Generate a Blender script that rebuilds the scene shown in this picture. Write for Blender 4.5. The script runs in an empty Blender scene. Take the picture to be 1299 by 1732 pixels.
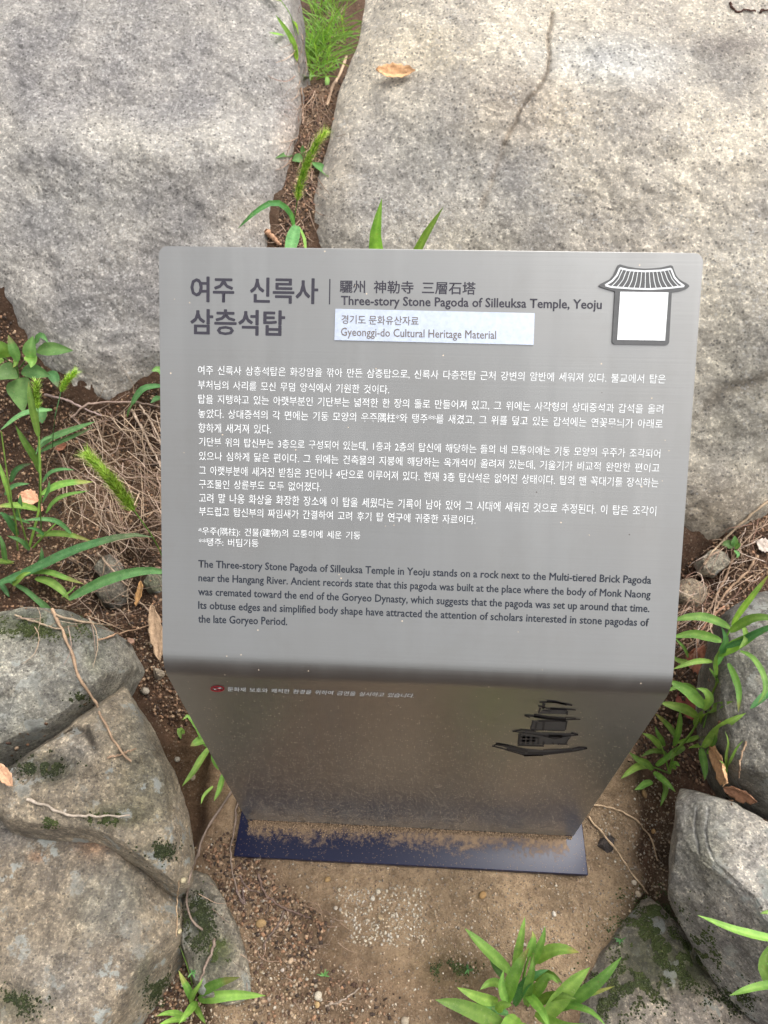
import bpy, math, random
import numpy as np
from mathutils import Vector, Matrix
from mathutils.bvhtree import BVHTree

rnd = random.Random(7)
nrg = np.random.default_rng(11)
S = bpy.context.scene
COL = S.collection

# ------------------------------------------------------------------ camera
FPX = 1200.0                                   # focal length in pixels of a 1299 x 1732 picture
CAM = np.array([-0.0014, -0.3812, 1.3887])
PITCH, YAW, ROLL = 0.8818, -0.0734, -0.0263
fw = np.array([math.sin(YAW)*math.cos(PITCH), math.cos(YAW)*math.cos(PITCH), -math.sin(PITCH)])
r0 = np.cross(fw, [0, 0, 1]); r0 /= np.linalg.norm(r0); u0 = np.cross(r0, fw)
RT = r0*math.cos(ROLL) + u0*math.sin(ROLL)
UP = -r0*math.sin(ROLL) + u0*math.cos(ROLL)
cd = bpy.data.cameras.new('camera'); cam = bpy.data.objects.new('camera', cd); COL.objects.link(cam)
cam.matrix_world = Matrix(((RT[0], UP[0], -fw[0], CAM[0]), (RT[1], UP[1], -fw[1], CAM[1]),
                           (RT[2], UP[2], -fw[2], CAM[2]), (0, 0, 0, 1)))
cd.sensor_fit = 'VERTICAL'; cd.sensor_height = 36.0; cd.lens = 36.0*FPX/1732.0
cd.clip_start = 0.02; cd.clip_end = 200
cd.dof.use_dof = True; cd.dof.focus_distance = 0.86; cd.dof.aperture_fstop = 14.0
S.camera = cam

# ------------------------------------------------------------------ sky and sun (bright overcast)
SUN_EL, SUN_AZ = math.radians(62), math.radians(72)      # azimuth from +Y towards +X
w = bpy.data.worlds.new('World'); S.world = w; w.use_nodes = True
nt = w.node_tree; nt.nodes.clear()
sky = nt.nodes.new('ShaderNodeTexSky'); sky.sky_type = 'NISHITA'; sky.sun_disc = False
sky.sun_elevation = SUN_EL; sky.sun_rotation = SUN_AZ; sky.dust_density = 6.0; sky.air_density = 1.0
hs = nt.nodes.new('ShaderNodeHueSaturation'); hs.inputs['Saturation'].default_value = 0.14
bg = nt.nodes.new('ShaderNodeBackground'); bg.inputs['Strength'].default_value = 0.15
wo = nt.nodes.new('ShaderNodeOutputWorld')
nt.links.new(sky.outputs[0], hs.inputs['Color']); nt.links.new(hs.outputs[0], bg.inputs['Color'])
nt.links.new(bg.outputs[0], wo.inputs['Surface'])
sl = bpy.data.lights.new('sun', 'SUN'); sl.energy = 0.6; sl.angle = math.radians(40); sl.color = (1.0, 0.95, 0.87)
so = bpy.data.objects.new('sun', sl); COL.objects.link(so)
sd = Vector((math.sin(SUN_AZ)*math.cos(SUN_EL), math.cos(SUN_AZ)*math.cos(SUN_EL), math.sin(SUN_EL)))
so.rotation_euler = sd.to_track_quat('Z', 'Y').to_euler()
S.view_settings.view_transform = 'Standard'; S.view_settings.look = 'None'
S.view_settings.gamma = 1; S.view_settings.use_curve_mapping = False
S.view_settings.exposure = 1.2

# ------------------------------------------------------------------ projection helpers
def ray(px, py):
    return fw*FPX + RT*(px - 649.5) - UP*(py - 866.0)
def on_plane(px, py, P0, n):
    d = ray(px, py); t = np.dot(np.asarray(P0) - CAM, n)/np.dot(d, n)
    return CAM + d*t
def project(P):
    v = P - CAM; z = np.maximum(v@fw, .02)
    return np.stack([649.5 + FPX*(v@RT)/z, 866.0 - FPX*(v@UP)/z], -1)

# ------------------------------------------------------------------ noise
def _h(i, j, k, s):
    n = (i*374761393 + j*668265263 + k*1440662683 + s*974634721) & 0xffffffff
    n = ((n ^ (n >> 13))*1274126177) & 0xffffffff
    n = n ^ (n >> 16)
    return (n & 0xffff)/32767.5 - 1.0
def vnoise(P, s=0):
    f = np.floor(P).astype(np.int64); t = P - f; t = t*t*(3 - 2*t)
    i, j, k = f[:, 0], f[:, 1], f[:, 2]; a, b, c = t[:, 0], t[:, 1], t[:, 2]
    def L(x, y, q): return x + (y - x)*q
    return L(L(L(_h(i, j, k, s), _h(i+1, j, k, s), a), L(_h(i, j+1, k, s), _h(i+1, j+1, k, s), a), b),
             L(L(_h(i, j, k+1, s), _h(i+1, j, k+1, s), a), L(_h(i, j+1, k+1, s), _h(i+1, j+1, k+1, s), a), b), c)
def fbm(P, scale, octv=5, s=0, gain=.5):
    o = np.zeros(len(P)); amp = 1.0; q = P*scale
    for k in range(octv):
        o += amp*vnoise(q + 17.3*k, s + k); amp *= gain; q = q*2.03
    return o
def smooth(a, b, x):
    t = np.clip((x - a)/(b - a), 0, 1); return t*t*(3 - 2*t)
def sdf_poly(P, poly):
    """signed distance (negative inside) of 2D points to a polygon"""
    poly = np.asarray(poly, float); d = np.full(len(P), 1e9); ins = np.zeros(len(P), bool)
    for a, b in zip(poly, np.roll(poly, -1, 0)):
        e = b - a; v = P - a; t = np.clip((v@e)/(e@e), 0, 1)
        d = np.minimum(d, np.hypot(*(v - t[:, None]*e).T))
        c = ((a[1] > P[:, 1]) != (b[1] > P[:, 1]))
        xx = (b[0]-a[0])*(P[:, 1]-a[1])/((b[1]-a[1]) if b[1] != a[1] else 1e-9) + a[0]
        ins ^= c & (P[:, 0] < xx)
    return np.where(ins, -d, d)
def dist_line(P, line):
    line = np.asarray(line, float); d = np.full(len(P), 1e9)
    for a, b in zip(line[:-1], line[1:]):
        e = b - a; v = P - a; t = np.clip((v@e)/(e@e), 0, 1)
        d = np.minimum(d, np.hypot(*(v - t[:, None]*e).T))
    return d

# ------------------------------------------------------------------ object helpers
def tag(o, label=None, cat=None, group=None, kind=None):
    if label: o['label'] = label
    if cat: o['category'] = cat
    if group: o['group'] = group
    if kind: o['kind'] = kind
    return o
def empty(name, loc, label, cat, group=None):
    o = bpy.data.objects.new(name, None); COL.objects.link(o); o.location = Vector(loc); o.empty_display_size = .02
    return tag(o, label, cat, group)
def np_mesh(name, V, F, mat=None, col=None, parent=None, smooth_=True, origin=None, attrs=None):
    """V (n,3); F list/array of quads or tris (arrays); parent: verts given in world, moved to parent's frame"""
    V = np.asarray(V, float).copy()
    org = np.zeros(3)
    if parent is not None: org = np.array(world_loc(parent))
    elif origin is not None: org = np.asarray(origin, float)
    V -= org
    me = bpy.data.meshes.new(name)
    Fs = [np.asarray(f, np.int32) for f in (F if isinstance(F, list) else [F]) if len(f)]
    nl = sum(f.size for f in Fs); npol = sum(len(f) for f in Fs)
    me.vertices.add(len(V)); me.vertices.foreach_set('co', V.astype(np.float32).ravel())
    me.loops.add(nl); me.loops.foreach_set('vertex_index', np.concatenate([f.ravel() for f in Fs]))
    me.polygons.add(npol)
    tot = np.concatenate([np.full(len(f), f.shape[1]) for f in Fs]); st = np.concatenate([[0], np.cumsum(tot)[:-1]])
    me.polygons.foreach_set('loop_start', st.astype(np.int32))
    me.update(calc_edges=True)
    if smooth_: me.polygons.foreach_set('use_smooth', np.ones(npol, bool))
    if col is not None:
        a = me.color_attributes.new('Col', 'FLOAT_COLOR', 'POINT')
        c = np.ones((len(V), 4), np.float32); c[:, :3] = col; a.data.foreach_set('color', c.ravel())
    me.validate()
    if mat: me.materials.append(mat)
    o = bpy.data.objects.new(name, me); COL.objects.link(o)
    if parent is not None: o.parent = parent
    elif origin is not None: o.location = Vector(origin)
    return o
def world_loc(o):
    p = Vector(o.location)
    while o.parent is not None: o = o.parent; p += Vector(o.location)
    return p

# ------------------------------------------------------------------ materials
def newmat(name):
    m = bpy.data.materials.new(name); m.use_nodes = True; n = m.node_tree; n.nodes.clear()
    out = n.nodes.new('ShaderNodeOutputMaterial'); b = n.nodes.new('ShaderNodeBsdfPrincipled')
    n.links.new(b.outputs[0], out.inputs['Surface']); return m, n, b
def nd(n, typ, **kw):
    x = n.nodes.new(typ)
    for k, v in kw.items():
        if k in x.inputs.keys(): x.inputs[k].default_value = v
        else: setattr(x, k, v)
    return x
def noise(n, vec, scale, detail=4, rough=.6, lo=.4, hi=.6, out=(0, 1)):
    t = nd(n, 'ShaderNodeTexNoise', Scale=scale, Detail=detail, Roughness=rough); n.links.new(vec, t.inputs['Vector'])
    m = n.nodes.new('ShaderNodeMapRange'); m.inputs[1].default_value = lo; m.inputs[2].default_value = hi
    m.inputs[3].default_value = out[0]; m.inputs[4].default_value = out[1]
    n.links.new(t.outputs['Fac'], m.inputs[0]); return m.outputs[0]
def mix(n, fac, a, b, mode='MIX'):
    x = n.nodes.new('ShaderNodeMix'); x.data_type = 'RGBA'; x.blend_type = mode
    for sock, v in ((x.inputs[0], fac), (x.inputs[6], a), (x.inputs[7], b)):
        if hasattr(v, 'is_output'): n.links.new(v, sock)
        elif isinstance(v, (int, float)): sock.default_value = v
        else: sock.default_value = (*v, 1)
    return x.outputs[2]
def math_(n, op, a, b=0.0):
    x = n.nodes.new('ShaderNodeMath'); x.operation = op
    for s_, v in ((x.inputs[0], a), (x.inputs[1], b)):
        if hasattr(v, 'is_output'): n.links.new(v, s_)
        else: s_.default_value = v
    return x.outputs[0]

def granite(name, grain=1.0, contrast=1.0, bump=1.0, lichen=.0, dots=1.0, mott=0):
    m, n, b = newmat(name)
    tc = nd(n, 'ShaderNodeTexCoord').outputs['Object']
    at = nd(n, 'ShaderNodeAttribute', attribute_name='Col').outputs['Color']
    # mottling at three sizes, multiplied
    c = mix(n, noise(n, tc, 6, 7, .68, .38, .62), (.74, .74, .755), (1.16, 1.14, 1.09)); c = mix(n, 1.0, at, c, 'MULTIPLY')
    k = contrast
    c = mix(n, noise(n, tc, 30*grain, 10, .78, .38, .62), mix(n, 1.0, c, (1-.19*k, 1-.195*k, 1-.20*k), 'MULTIPLY'), mix(n, 1.0, c, (1+.24*k, 1+.24*k, 1+.23*k), 'MULTIPLY'))
    c = mix(n, noise(n, tc, 120*grain, 6, .75, .52, .64), c, mix(n, 1.0, c, (1+.75*k, 1+.74*k, 1+.72*k), 'MULTIPLY'))
    c = mix(n, noise(n, tc, 175*grain, 5, .75, .54, .64, (0, .62)), c, mix(n, 1.0, c, (.42, .40, .39), 'MULTIPLY'))
    if mott:
        c = mix(n, noise(n, tc, 48, 10, .8, .47, .62, (0, mott)), c, mix(n, 1.0, c, (1.75, 1.72, 1.66), 'MULTIPLY'))
        c = mix(n, noise(n, tc, 33, 10, .8, .51, .64, (0, mott)), c, mix(n, 1.0, c, (.48, .45, .41), 'MULTIPLY'))
    # pale quartz and feldspar grains
    v = nd(n, 'ShaderNodeTexVoronoi', Scale=165*grain, Randomness=1.0); n.links.new(tc, v.inputs['Vector'])
    sepv = nd(n, 'ShaderNodeSeparateColor'); n.links.new(v.outputs['Color'], sepv.inputs[0])
    g = math_(n, 'MULTIPLY', math_(n, 'GREATER_THAN', sepv.outputs[0], .80), math_(n, 'LESS_THAN', v.outputs['Distance'], .52))
    g = math_(n, 'MULTIPLY', g, noise(n, tc, 9, 4, .6, .42, .62)); c = mix(n, math_(n, 'MULTIPLY', g, .55*dots), c, (.62, .60, .57))
    g2 = math_(n, 'MULTIPLY', math_(n, 'LESS_THAN', sepv.outputs[1], .13), math_(n, 'LESS_THAN', v.outputs['Distance'], .45))
    c = mix(n, math_(n, 'MULTIPLY', g2, .6), c, (.07, .065, .06))
    if lichen:
        lf = math_(n, 'MULTIPLY', noise(n, tc, 22, 6, .7, .56, .60), noise(n, tc, 4, 3, .5, .42, .56))
        c = mix(n, math_(n, 'MULTIPLY', lf, lichen), c, (.44, .45, .41))
        lf = noise(n, tc, 11, 7, .72, .57, .66)
        c = mix(n, math_(n, 'MULTIPLY', lf, .55*lichen), c, (.105, .095, .07))
    n.links.new(c, b.inputs['Base Color'])
    b.inputs['Roughness'].default_value = .62; b.inputs['Specular IOR Level'].default_value = .45
    h1 = noise(n, tc, 55*grain, 8, .75, 0, 1); h2 = noise(n, tc, 190*grain, 5, .75, 0, 1)
    bm1 = nd(n, 'ShaderNodeBump', Strength=.8*bump, Distance=.013); n.links.new(h1, bm1.inputs['Height'])
    bm2 = nd(n, 'ShaderNodeBump', Strength=.85*bump, Distance=.0042); n.links.new(h2, bm2.inputs['Height'])
    n.links.new(bm1.outputs[0], bm2.inputs['Normal']); n.links.new(bm2.outputs[0], b.inputs['Normal'])
    return m
M_boulder = granite('granite_boulder', 1.0, 1.0, 1.35)
M_stone = granite('granite_stone', 1.5, 1.1, 1.3, 1.0, .35, .8)

def soil_mat():
    m, n, b = newmat('soil'); tc = nd(n, 'ShaderNodeTexCoord').outputs['Object']
    at = nd(n, 'ShaderNodeAttribute', attribute_name='Col').outputs['Color']
    c = mix(n, 1.0, at, mix(n, noise(n, tc, 14, 6, .7, .36, .64), (.76, .74, .72), (1.17, 1.16, 1.14)), 'MULTIPLY')
    c = mix(n, noise(n, tc, 55, 10, .82, .34, .68), mix(n, 1.0, c, (.60, .57, .54), 'MULTIPLY'), mix(n, 1.0, c, (1.42, 1.40, 1.36), 'MULTIPLY'))
    c = mix(n, noise(n, tc, 330, 4, .75, .50, .64, (0, .7)), c, mix(n, 1.0, c, (.55, .52, .50), 'MULTIPLY'))
    c = mix(n, noise(n, tc, 28, 6, .7, .54, .64, (0, .45)), c, mix(n, 1.0, c, (.60, .58, .52), 'MULTIPLY'))
    v = nd(n, 'ShaderNodeTexVoronoi', Scale=260, Randomness=1.0); n.links.new(tc, v.inputs['Vector'])
    sv = nd(n, 'ShaderNodeSeparateColor'); n.links.new(v.outputs['Color'], sv.inputs[0])
    g = math_(n, 'MULTIPLY', math_(n, 'GREATER_THAN', sv.outputs[0], .82), math_(n, 'LESS_THAN', v.outputs['Distance'], .42))
    c = mix(n, math_(n, 'MULTIPLY', g, .4), c, mix(n, .5, (.50, .42, .32), c))
    n.links.new(c, b.inputs['Base Color']); b.inputs['Roughness'].default_value = .92; b.inputs['Specular IOR Level'].default_value = .2
    bm = nd(n, 'ShaderNodeBump', Strength=1.0, Distance=.02); n.links.new(noise(n, tc, 60, 9, .78, 0, 1), bm.inputs['Height'])
    n.links.new(bm.outputs[0], b.inputs['Normal']); return m
M_soil = soil_mat()

def attr_mat(name, rough=.8, spec=.3, bump=0, bscale=300):
    m, n, b = newmat(name); tc = nd(n, 'ShaderNodeTexCoord').outputs['Object']
    at = nd(n, 'ShaderNodeAttribute', attribute_name='Col').outputs['Color']
    c = mix(n, noise(n, tc, bscale, 4, .6, .3, .7), mix(n, 1.0, at, (.78, .77, .75), 'MULTIPLY'), mix(n, 1.0, at, (1.2, 1.2, 1.2), 'MULTIPLY'))
    n.links.new(c, b.inputs['Base Color']); b.inputs['Roughness'].default_value = rough; b.inputs['Specular IOR Level'].default_value = spec
    if bump:
        bm = nd(n, 'ShaderNodeBump', Strength=bump, Distance=.003); n.links.new(noise(n, tc, bscale, 4, .6, 0, 1), bm.inputs['Height'])
        n.links.new(bm.outputs[0], b.inputs['Normal'])
    return m
M_gravel = attr_mat('gravel', .75, .35, .5, 500)
M_straw = attr_mat('dry_straw', .75, .3)
M_twig = attr_mat('twig_bark', .8, .25, .6, 400)
M_dead = attr_mat('dead_leaf', .75, .3, .8, 140)

def leaf_mat(name, base, tip=None, trans=.35):
    m = bpy.data.materials.new(name); m.use_nodes = True; n = m.node_tree; n.nodes.clear()
    out = n.nodes.new('ShaderNodeOutputMaterial'); b = n.nodes.new('ShaderNodeBsdfPrincipled')
    tc = nd(n, 'ShaderNodeTexCoord').outputs['Object']; oi = nd(n, 'ShaderNodeObjectInfo').outputs['Random']
    at = nd(n, 'ShaderNodeAttribute', attribute_name='Col').outputs['Color']
    c = mix(n, 1.0, at, base, 'MULTIPLY')
    c = mix(n, noise(n, tc, 60, 4, .6, .35, .65), mix(n, 1.0, c, (.78, .82, .75), 'MULTIPLY'), mix(n, 1.0, c, (1.22, 1.15, 1.1), 'MULTIPLY'))
    c = mix(n, noise(n, tc, 420, 3, .6, .62, .68, (0, .55)), c, (.36, .36, .24))
    c = mix(n, noise(n, tc, 75, 5, .7, .64, .70, (0, .7)), c, (.24, .20, .07))
    h = nd(n, 'ShaderNodeHueSaturation'); n.links.new(c, h.inputs['Color'])
    mr = n.nodes.new('ShaderNodeMapRange'); mr.inputs[3].default_value = .7; mr.inputs[4].default_value = 1.35; n.links.new(oi, mr.inputs[0])
    n.links.new(mr.outputs[0], h.inputs['Value'])
    mr2 = n.nodes.new('ShaderNodeMapRange'); mr2.inputs[3].default_value = .485; mr2.inputs[4].default_value = .515
    n.links.new(math_(n, 'FRACT', math_(n, 'MULTIPLY', oi, 7.31)), mr2.inputs[0]); n.links.new(mr2.outputs[0], h.inputs['Hue'])
    n.links.new(h.outputs[0], b.inputs['Base Color']); b.inputs['Roughness'].default_value = .6; b.inputs['Specular IOR Level'].default_value = .3
    t = n.nodes.new('ShaderNodeBsdfTranslucent'); n.links.new(mix(n, 1.0, h.outputs[0], (1.5, 1.55, .7), 'MULTIPLY'), t.inputs['Color'])
    ms = n.nodes.new('ShaderNodeMixShader'); ms.inputs[0].default_value = trans
    n.links.new(b.outputs[0], ms.inputs[1]); n.links.new(t.outputs[0], ms.inputs[2]); n.links.new(ms.outputs[0], out.inputs['Surface'])
    return m
M_grass = leaf_mat('grass_blade', (.165, .31, .065))
M_gdark = leaf_mat('grass_blade_bluish', (.085, .21, .075))
M_broad = leaf_mat('broad_leaf', (.11, .235, .075))
M_fox = leaf_mat('foxtail_head', (.24, .42, .04), trans=.45)
M_moss = leaf_mat('moss', (.055, .068, .018), trans=.12)

# ------------------------------------------------------------------ ground
BP0 = np.array([0, .75, .15]); TH = math.radians(50)
BN = np.array([0, -math.sin(TH), math.cos(TH)]); KV, V0 = .26, .18
PAD = [(-.38, .20), (-.40, -.10), (-.30, -.34), (.0, -.5), (.22, -.5), (.30, -.22), (.385, -.15), (.415, -.06), (.425, .08), (.45, .22), (.3, .35), (-.2, .35)]
DIPS = [(205, 930, 45, .07), (190, 985, 40, .05), (1180, 965, 40, .07), (1215, 930, 30, .06), (205, 1090, 25, .03), (1125, 1450, 22, .03),
        (1250, 1330, 40, .06), (300, 1540, 30, .02), (60, 1290, 60, .08)]
def soil_height(P2):
    x, y = P2[:, 0], P2[:, 1]
    P = np.stack([x, y, np.zeros_like(x)], -1)
    left = smooth(-.1, -.5, x); right = smooth(.2, .6, x)
    g = left*.13*smooth(.05, .75, y) + right*.10*smooth(.2, .7, y) + .03*smooth(.2, .8, y)
    plane = .15 + math.tan(TH)*(y - .75) + .040 - KV*np.maximum((y-.75)/math.cos(TH) - V0, -.05)**2/math.cos(TH)
    k = .05; h = np.clip(.5 + .5*(plane - g)/k, 0, 1); z = g*(1-h) + plane*h + k*h*(1-h)
    top = 1.02; z = np.where(z > top - .1, top - .1 + (1 - np.exp(-(z - top + .1)/.1))*.1, z)
    z += .05*fbm(P, .9, 3, 40)*smooth(1.4, 3, np.abs(y)+np.abs(x))
    sp = sdf_poly(P2 + .02*np.stack([fbm(P, 9, 3, 5), fbm(P, 9, 3, 6)], -1), PAD)
    off = smooth(-.006, .03, sp)
    z -= .034*off*smooth(.35, .1, y)
    rough = .25 + .75*off
    z += .011*fbm(P, 7, 4, 1)*rough + .0062*fbm(P, 34, 4, 2)*(.6+.4*off)
    return z, sp
def warp(a, lo, hi, step, far):
    core = np.arange(lo, hi + 1e-9, step); k = np.arange(1, 40)
    ext = step*(1.22**k - 1)/.22*1.2; ext = ext[ext < far]
    return np.concatenate([(lo - ext)[::-1], core, hi + ext])
gx = warp(0, -1.25, 1.25, .0065, 40); gy = warp(0, -.55, 1.75, .0065, 40)
X, Y = np.meshgrid(gx, gy); P2 = np.stack([X.ravel(), Y.ravel()], -1)
Z, SP = soil_height(P2); GP = np.concatenate([P2, Z[:, None]], 1)
pxy = project(GP)
for (a, b_, r_, dz) in DIPS:
    m_ = (np.abs(P2[:, 0]) < 1.3) & (P2[:, 1] < 1.6) & (P2[:, 1] > -.5)
    GP[:, 2] -= np.where(m_, dz*np.exp(-((pxy[:, 0]-a)**2 + (pxy[:, 1]-b_)**2)/r_**2), 0)
def blend(col, pxy, blobs, near=None):
    for (a, b_, rx, ry, c, s_) in blobs:
        wgt = s_*np.exp(-(((pxy[:, 0]-a)/rx)**2 + ((pxy[:, 1]-b_)/ry)**2)**1.3)
        if near is not None: wgt = wgt*near
        col = col*(1-wgt[:, None]) + np.array(c)*wgt[:, None]
    return col
gc = np.tile(np.array([.105, .062, .040]), (len(GP), 1))
padw = smooth(.02, -.03, SP)[:, None]
gc = gc*(1-padw) + np.array([.42, .31, .205])*padw
gc = gc*(1 - .55*smooth(-.46, -.60, P2[:, 1]))[:, None]  # soil out of view darkened to dim the reflection in the stand
near = ((np.abs(P2[:, 0]) < 1.4) & (P2[:, 1] < 1.7)).astype(float)
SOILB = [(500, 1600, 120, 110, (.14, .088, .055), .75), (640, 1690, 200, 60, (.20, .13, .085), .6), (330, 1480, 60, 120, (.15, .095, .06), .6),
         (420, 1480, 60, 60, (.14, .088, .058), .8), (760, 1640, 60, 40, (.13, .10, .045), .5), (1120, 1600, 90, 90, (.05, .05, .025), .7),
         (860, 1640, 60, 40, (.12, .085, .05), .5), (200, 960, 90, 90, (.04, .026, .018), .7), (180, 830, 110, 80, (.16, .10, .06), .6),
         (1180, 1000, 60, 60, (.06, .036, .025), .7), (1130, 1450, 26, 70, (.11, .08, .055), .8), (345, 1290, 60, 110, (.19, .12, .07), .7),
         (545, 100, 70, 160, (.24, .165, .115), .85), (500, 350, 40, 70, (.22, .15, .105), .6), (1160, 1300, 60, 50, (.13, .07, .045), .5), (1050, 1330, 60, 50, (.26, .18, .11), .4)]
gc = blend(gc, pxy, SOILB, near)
gc *= (1 + .28*fbm(GP, 11, 5, 9))[:, None]; gc = np.clip(gc, .012, .8)
nx, ny = len(gx), len(gy)
I = (np.arange(ny-1)[:, None]*nx + np.arange(nx-1)[None, :]).ravel()
GF = np.stack([I, I+1, I+nx+1, I+nx], -1)
ground = np_mesh('ground', GP, GF, M_soil, gc); tag(ground, 'brown soil with grit and humus between the rocks', kind='structure')

BV, BF = [GP], [GF]            # everything twigs, leaves and plants can rest on
def add_bvh(V, F): BF.append(F + sum(len(v) for v in BV)); BV.append(V)

# ------------------------------------------------------------------ rocks
def make_rock(name, label, cat, outline, P0, nrm, H=.05, p=3.0, q=.8, depth=.2, flare=.0, rings=90, segs=260, amp=.012, ascale=6,
              col=(.3, .29, .27), blobs=(), cracks=(), bumps=(), mat=None, seed=0, tint=.1, center=None, facets=20, fsize=1.5):
    nrm = np.asarray(nrm, float); nrm /= np.linalg.norm(nrm)
    u = np.cross([0, 1, 0], nrm); u /= np.linalg.norm(u); v = np.cross(nrm, u)
    W = np.array([on_plane(a, b_, P0, nrm) for a, b_ in outline]); P0 = np.asarray(P0, float)
    if mat is M_boulder:           # outline lies on the curved face
        for _ in range(5):
            W = np.array([on_plane(a, b_, P0 - nrm*(KV*np.clip((q-P0)@v - V0, -.05, 1.2)**2), nrm) for (a, b_), q in zip(outline, W)])
    uv = np.stack([(W-P0)@u, (W-P0)@v], -1)
    # resample outline with softened corners
    L = np.hypot(*(np.roll(uv, -1, 0)-uv).T); s = np.concatenate([[0], np.cumsum(L)])
    t = np.linspace(0, s[-1], 1500, endpoint=False); cl = np.concatenate([uv, uv[:1]])
    R = np.stack([np.interp(t, s, cl[:, 0]), np.interp(t, s, cl[:, 1])], -1)
    kk = np.exp(-np.linspace(-2, 2, 31)**2); kk /= kk.sum()
    R = np.stack([np.convolve(np.concatenate([R[-15:, i], R[:, i], R[:15, i]]), kk, 'valid') for i in (0, 1)], -1)
    if center is None: c = R.mean(0)
    else:
        cw = on_plane(center[0], center[1], P0, nrm); c = np.array([(cw-P0)@u, (cw-P0)@v])
    d = R - c; ang = np.unwrap(np.arctan2(d[:, 1], d[:, 0]))
    if ang[-1] < ang[0]: R = R[::-1]
    R = R[np.linspace(0, len(R), segs, endpoint=False).astype(int)]
    sr = 1 - (1 - np.linspace(0, 1, rings))**1.35
    pts = c + sr[:, None, None]*(R - c)[None]
    hh = H*(1 - np.clip(sr, 0, 1)**p)**q
    V = P0 + pts[..., 0:1]*u + pts[..., 1:2]*v + hh[:, None, None]*nrm
    nsk = 14; ts = np.linspace(0, 1, nsk+1)[1:]
    out = (R - c); out /= np.linalg.norm(out, axis=1)[:, None]
    sk = []
    for tt in ts:
        e = R + out*flare*math.sin(min(tt*1.5, 1)*math.pi/2)
        sk.append(P0 + e[:, 0:1]*u + e[:, 1:2]*v - nrm*depth*tt)
    V = np.concatenate([V, np.array(sk)], 0); nr = V.shape[0]; V = V.reshape(-1, 3)
    px_ = project(V); S3 = V + seed*3.7
    dsp = amp*fbm(S3, ascale, 7, seed, .52)
    if seed % 2: dsp -= amp*.5*np.abs(fbm(S3, ascale*2.3, 4, seed+30))
    V2 = V + nrm*dsp[:, None] + .5*amp*np.stack([fbm(S3, ascale, 5, seed+11), fbm(S3, ascale, 5, seed+12), np.zeros(len(V))], -1)
    if mat is M_boulder: V2 -= nrm*(KV*np.clip((V-P0)@v - V0, -.05, 1.2)**2)[:, None]
    V2 += nrm*((.0024 if mat is M_boulder else .0020)*fbm(S3, 48, 4, seed+90))[:, None]
    for (a, b_, rx, ry, dz) in bumps:
        V2 += nrm*(dz*np.exp(-((px_[:, 0]-a)/rx)**2 - ((px_[:, 1]-b_)/ry)**2))[:, None]
    if facets:
        fr = np.random.default_rng(seed+100); cc_ = V2.mean(0)
        for _ in range(facets):
            az_ = fr.uniform(0, 6.283); el_ = fr.uniform(.15, 1.25); d_ = np.cos(az_)*math.cos(el_)*u + np.sin(az_)*math.cos(el_)*v + math.sin(el_)*nrm
            q_ = (V2-cc_)@d_; mx_ = q_.max(); s_ = mx_ - fr.uniform(.006, .022)*fsize
            V2 -= d_*(np.maximum(q_ - s_, 0)*.85)[:, None]
        V2 += nrm*(amp*.35*fbm(S3, ascale*3, 5, seed+60))[:, None]
    colr = np.tile(np.array(col, float), (len(V), 1)); colr = blend(colr, px_, blobs)
    for (line, wd, dz, cc) in cracks:
        jit = np.stack([fbm(S3, 14, 4, 71), fbm(S3, 14, 4, 72)], -1)*wd*1.1
        dd = dist_line(px_ + jit, line); g = np.exp(-(dd/wd)**2)
        V2 -= nrm*(dz*g)[:, None]
        if cc is not None: colr = colr*(1-.8*g[:, None]) + np.array(cc)*.8*g[:, None]
    colr *= (1 + tint*fbm(S3, 5, 5, seed+50))[:, None]; colr = np.clip(colr, .01, .85)
    a = np.arange(nr-1)[:, None]*segs; j = np.arange(segs)[None, :]; j2 = (j+1) % segs
    F = np.stack([a+j, a+segs+j, a+segs+j2, a+j2], -1).reshape(-1, 4)
    if np.cross(R[0]-c, R[5]-c) < 0: F = F[:, ::-1]
    o = np_mesh(name, V2, F, mat or M_stone, colr, origin=V2[-segs:].mean(0))
    tag(o, label, cat); add_bvh(V2, F)
    return o
GREY = (.29, .275, .26); CREAM = (.57, .515, .435)
make_rock('boulder', 'huge grey granite boulder filling the upper left, left of the soil crevice', 'boulder',
    [(470, -170), (490, 0), (497, 90), (503, 150), (500, 220), (488, 275), (478, 320), (468, 380), (470, 450), (440, 560), (330, 625), (270, 650), (205, 700), (140, 695), (85, 640), (30, 560), (-20, 500),
     (-120, 440), (-330, 420), (-560, 250), (-600, -100), (-300, -240), (100, -250)],
    BP0, BN, H=.06, p=6, q=.7, depth=.30, rings=330, segs=620, amp=.014, ascale=5.5, center=(190, 220), mat=M_boulder, seed=2, facets=0,
    col=(.37, .35, .33), tint=.12,
    blobs=[(250, 215, 260, 45, (.52, .49, .44), .6), (110, 60, 260, 90, (.37, .35, .34), .7), (330, 330, 130, 80, (.25, .235, .225), .5), (480, 210, 30, 90, (.38, .31, .27), .6),  # pale ledge band and dark lower middle paint in light and shade
           (440, 370, 70, 50, (.40, .35, .30), .6), (200, 640, 120, 50, (.36, .32, .27), .6), (50, 560, 50, 50, (.38, .34, .29), .5), (180, 460, 130, 90, (.28, .26, .245), .4), (100, 330, 160, 90, (.40, .385, .36), .5)],
    bumps=[(230, 250, 330, 70, .018), (200, 140, 300, 50, -.010), (440, 60, 90, 70, .015)],
    cracks=[([(470, -20), (480, 20), (500, 30)], 4, .008, (.2, .17, .14))])
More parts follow.
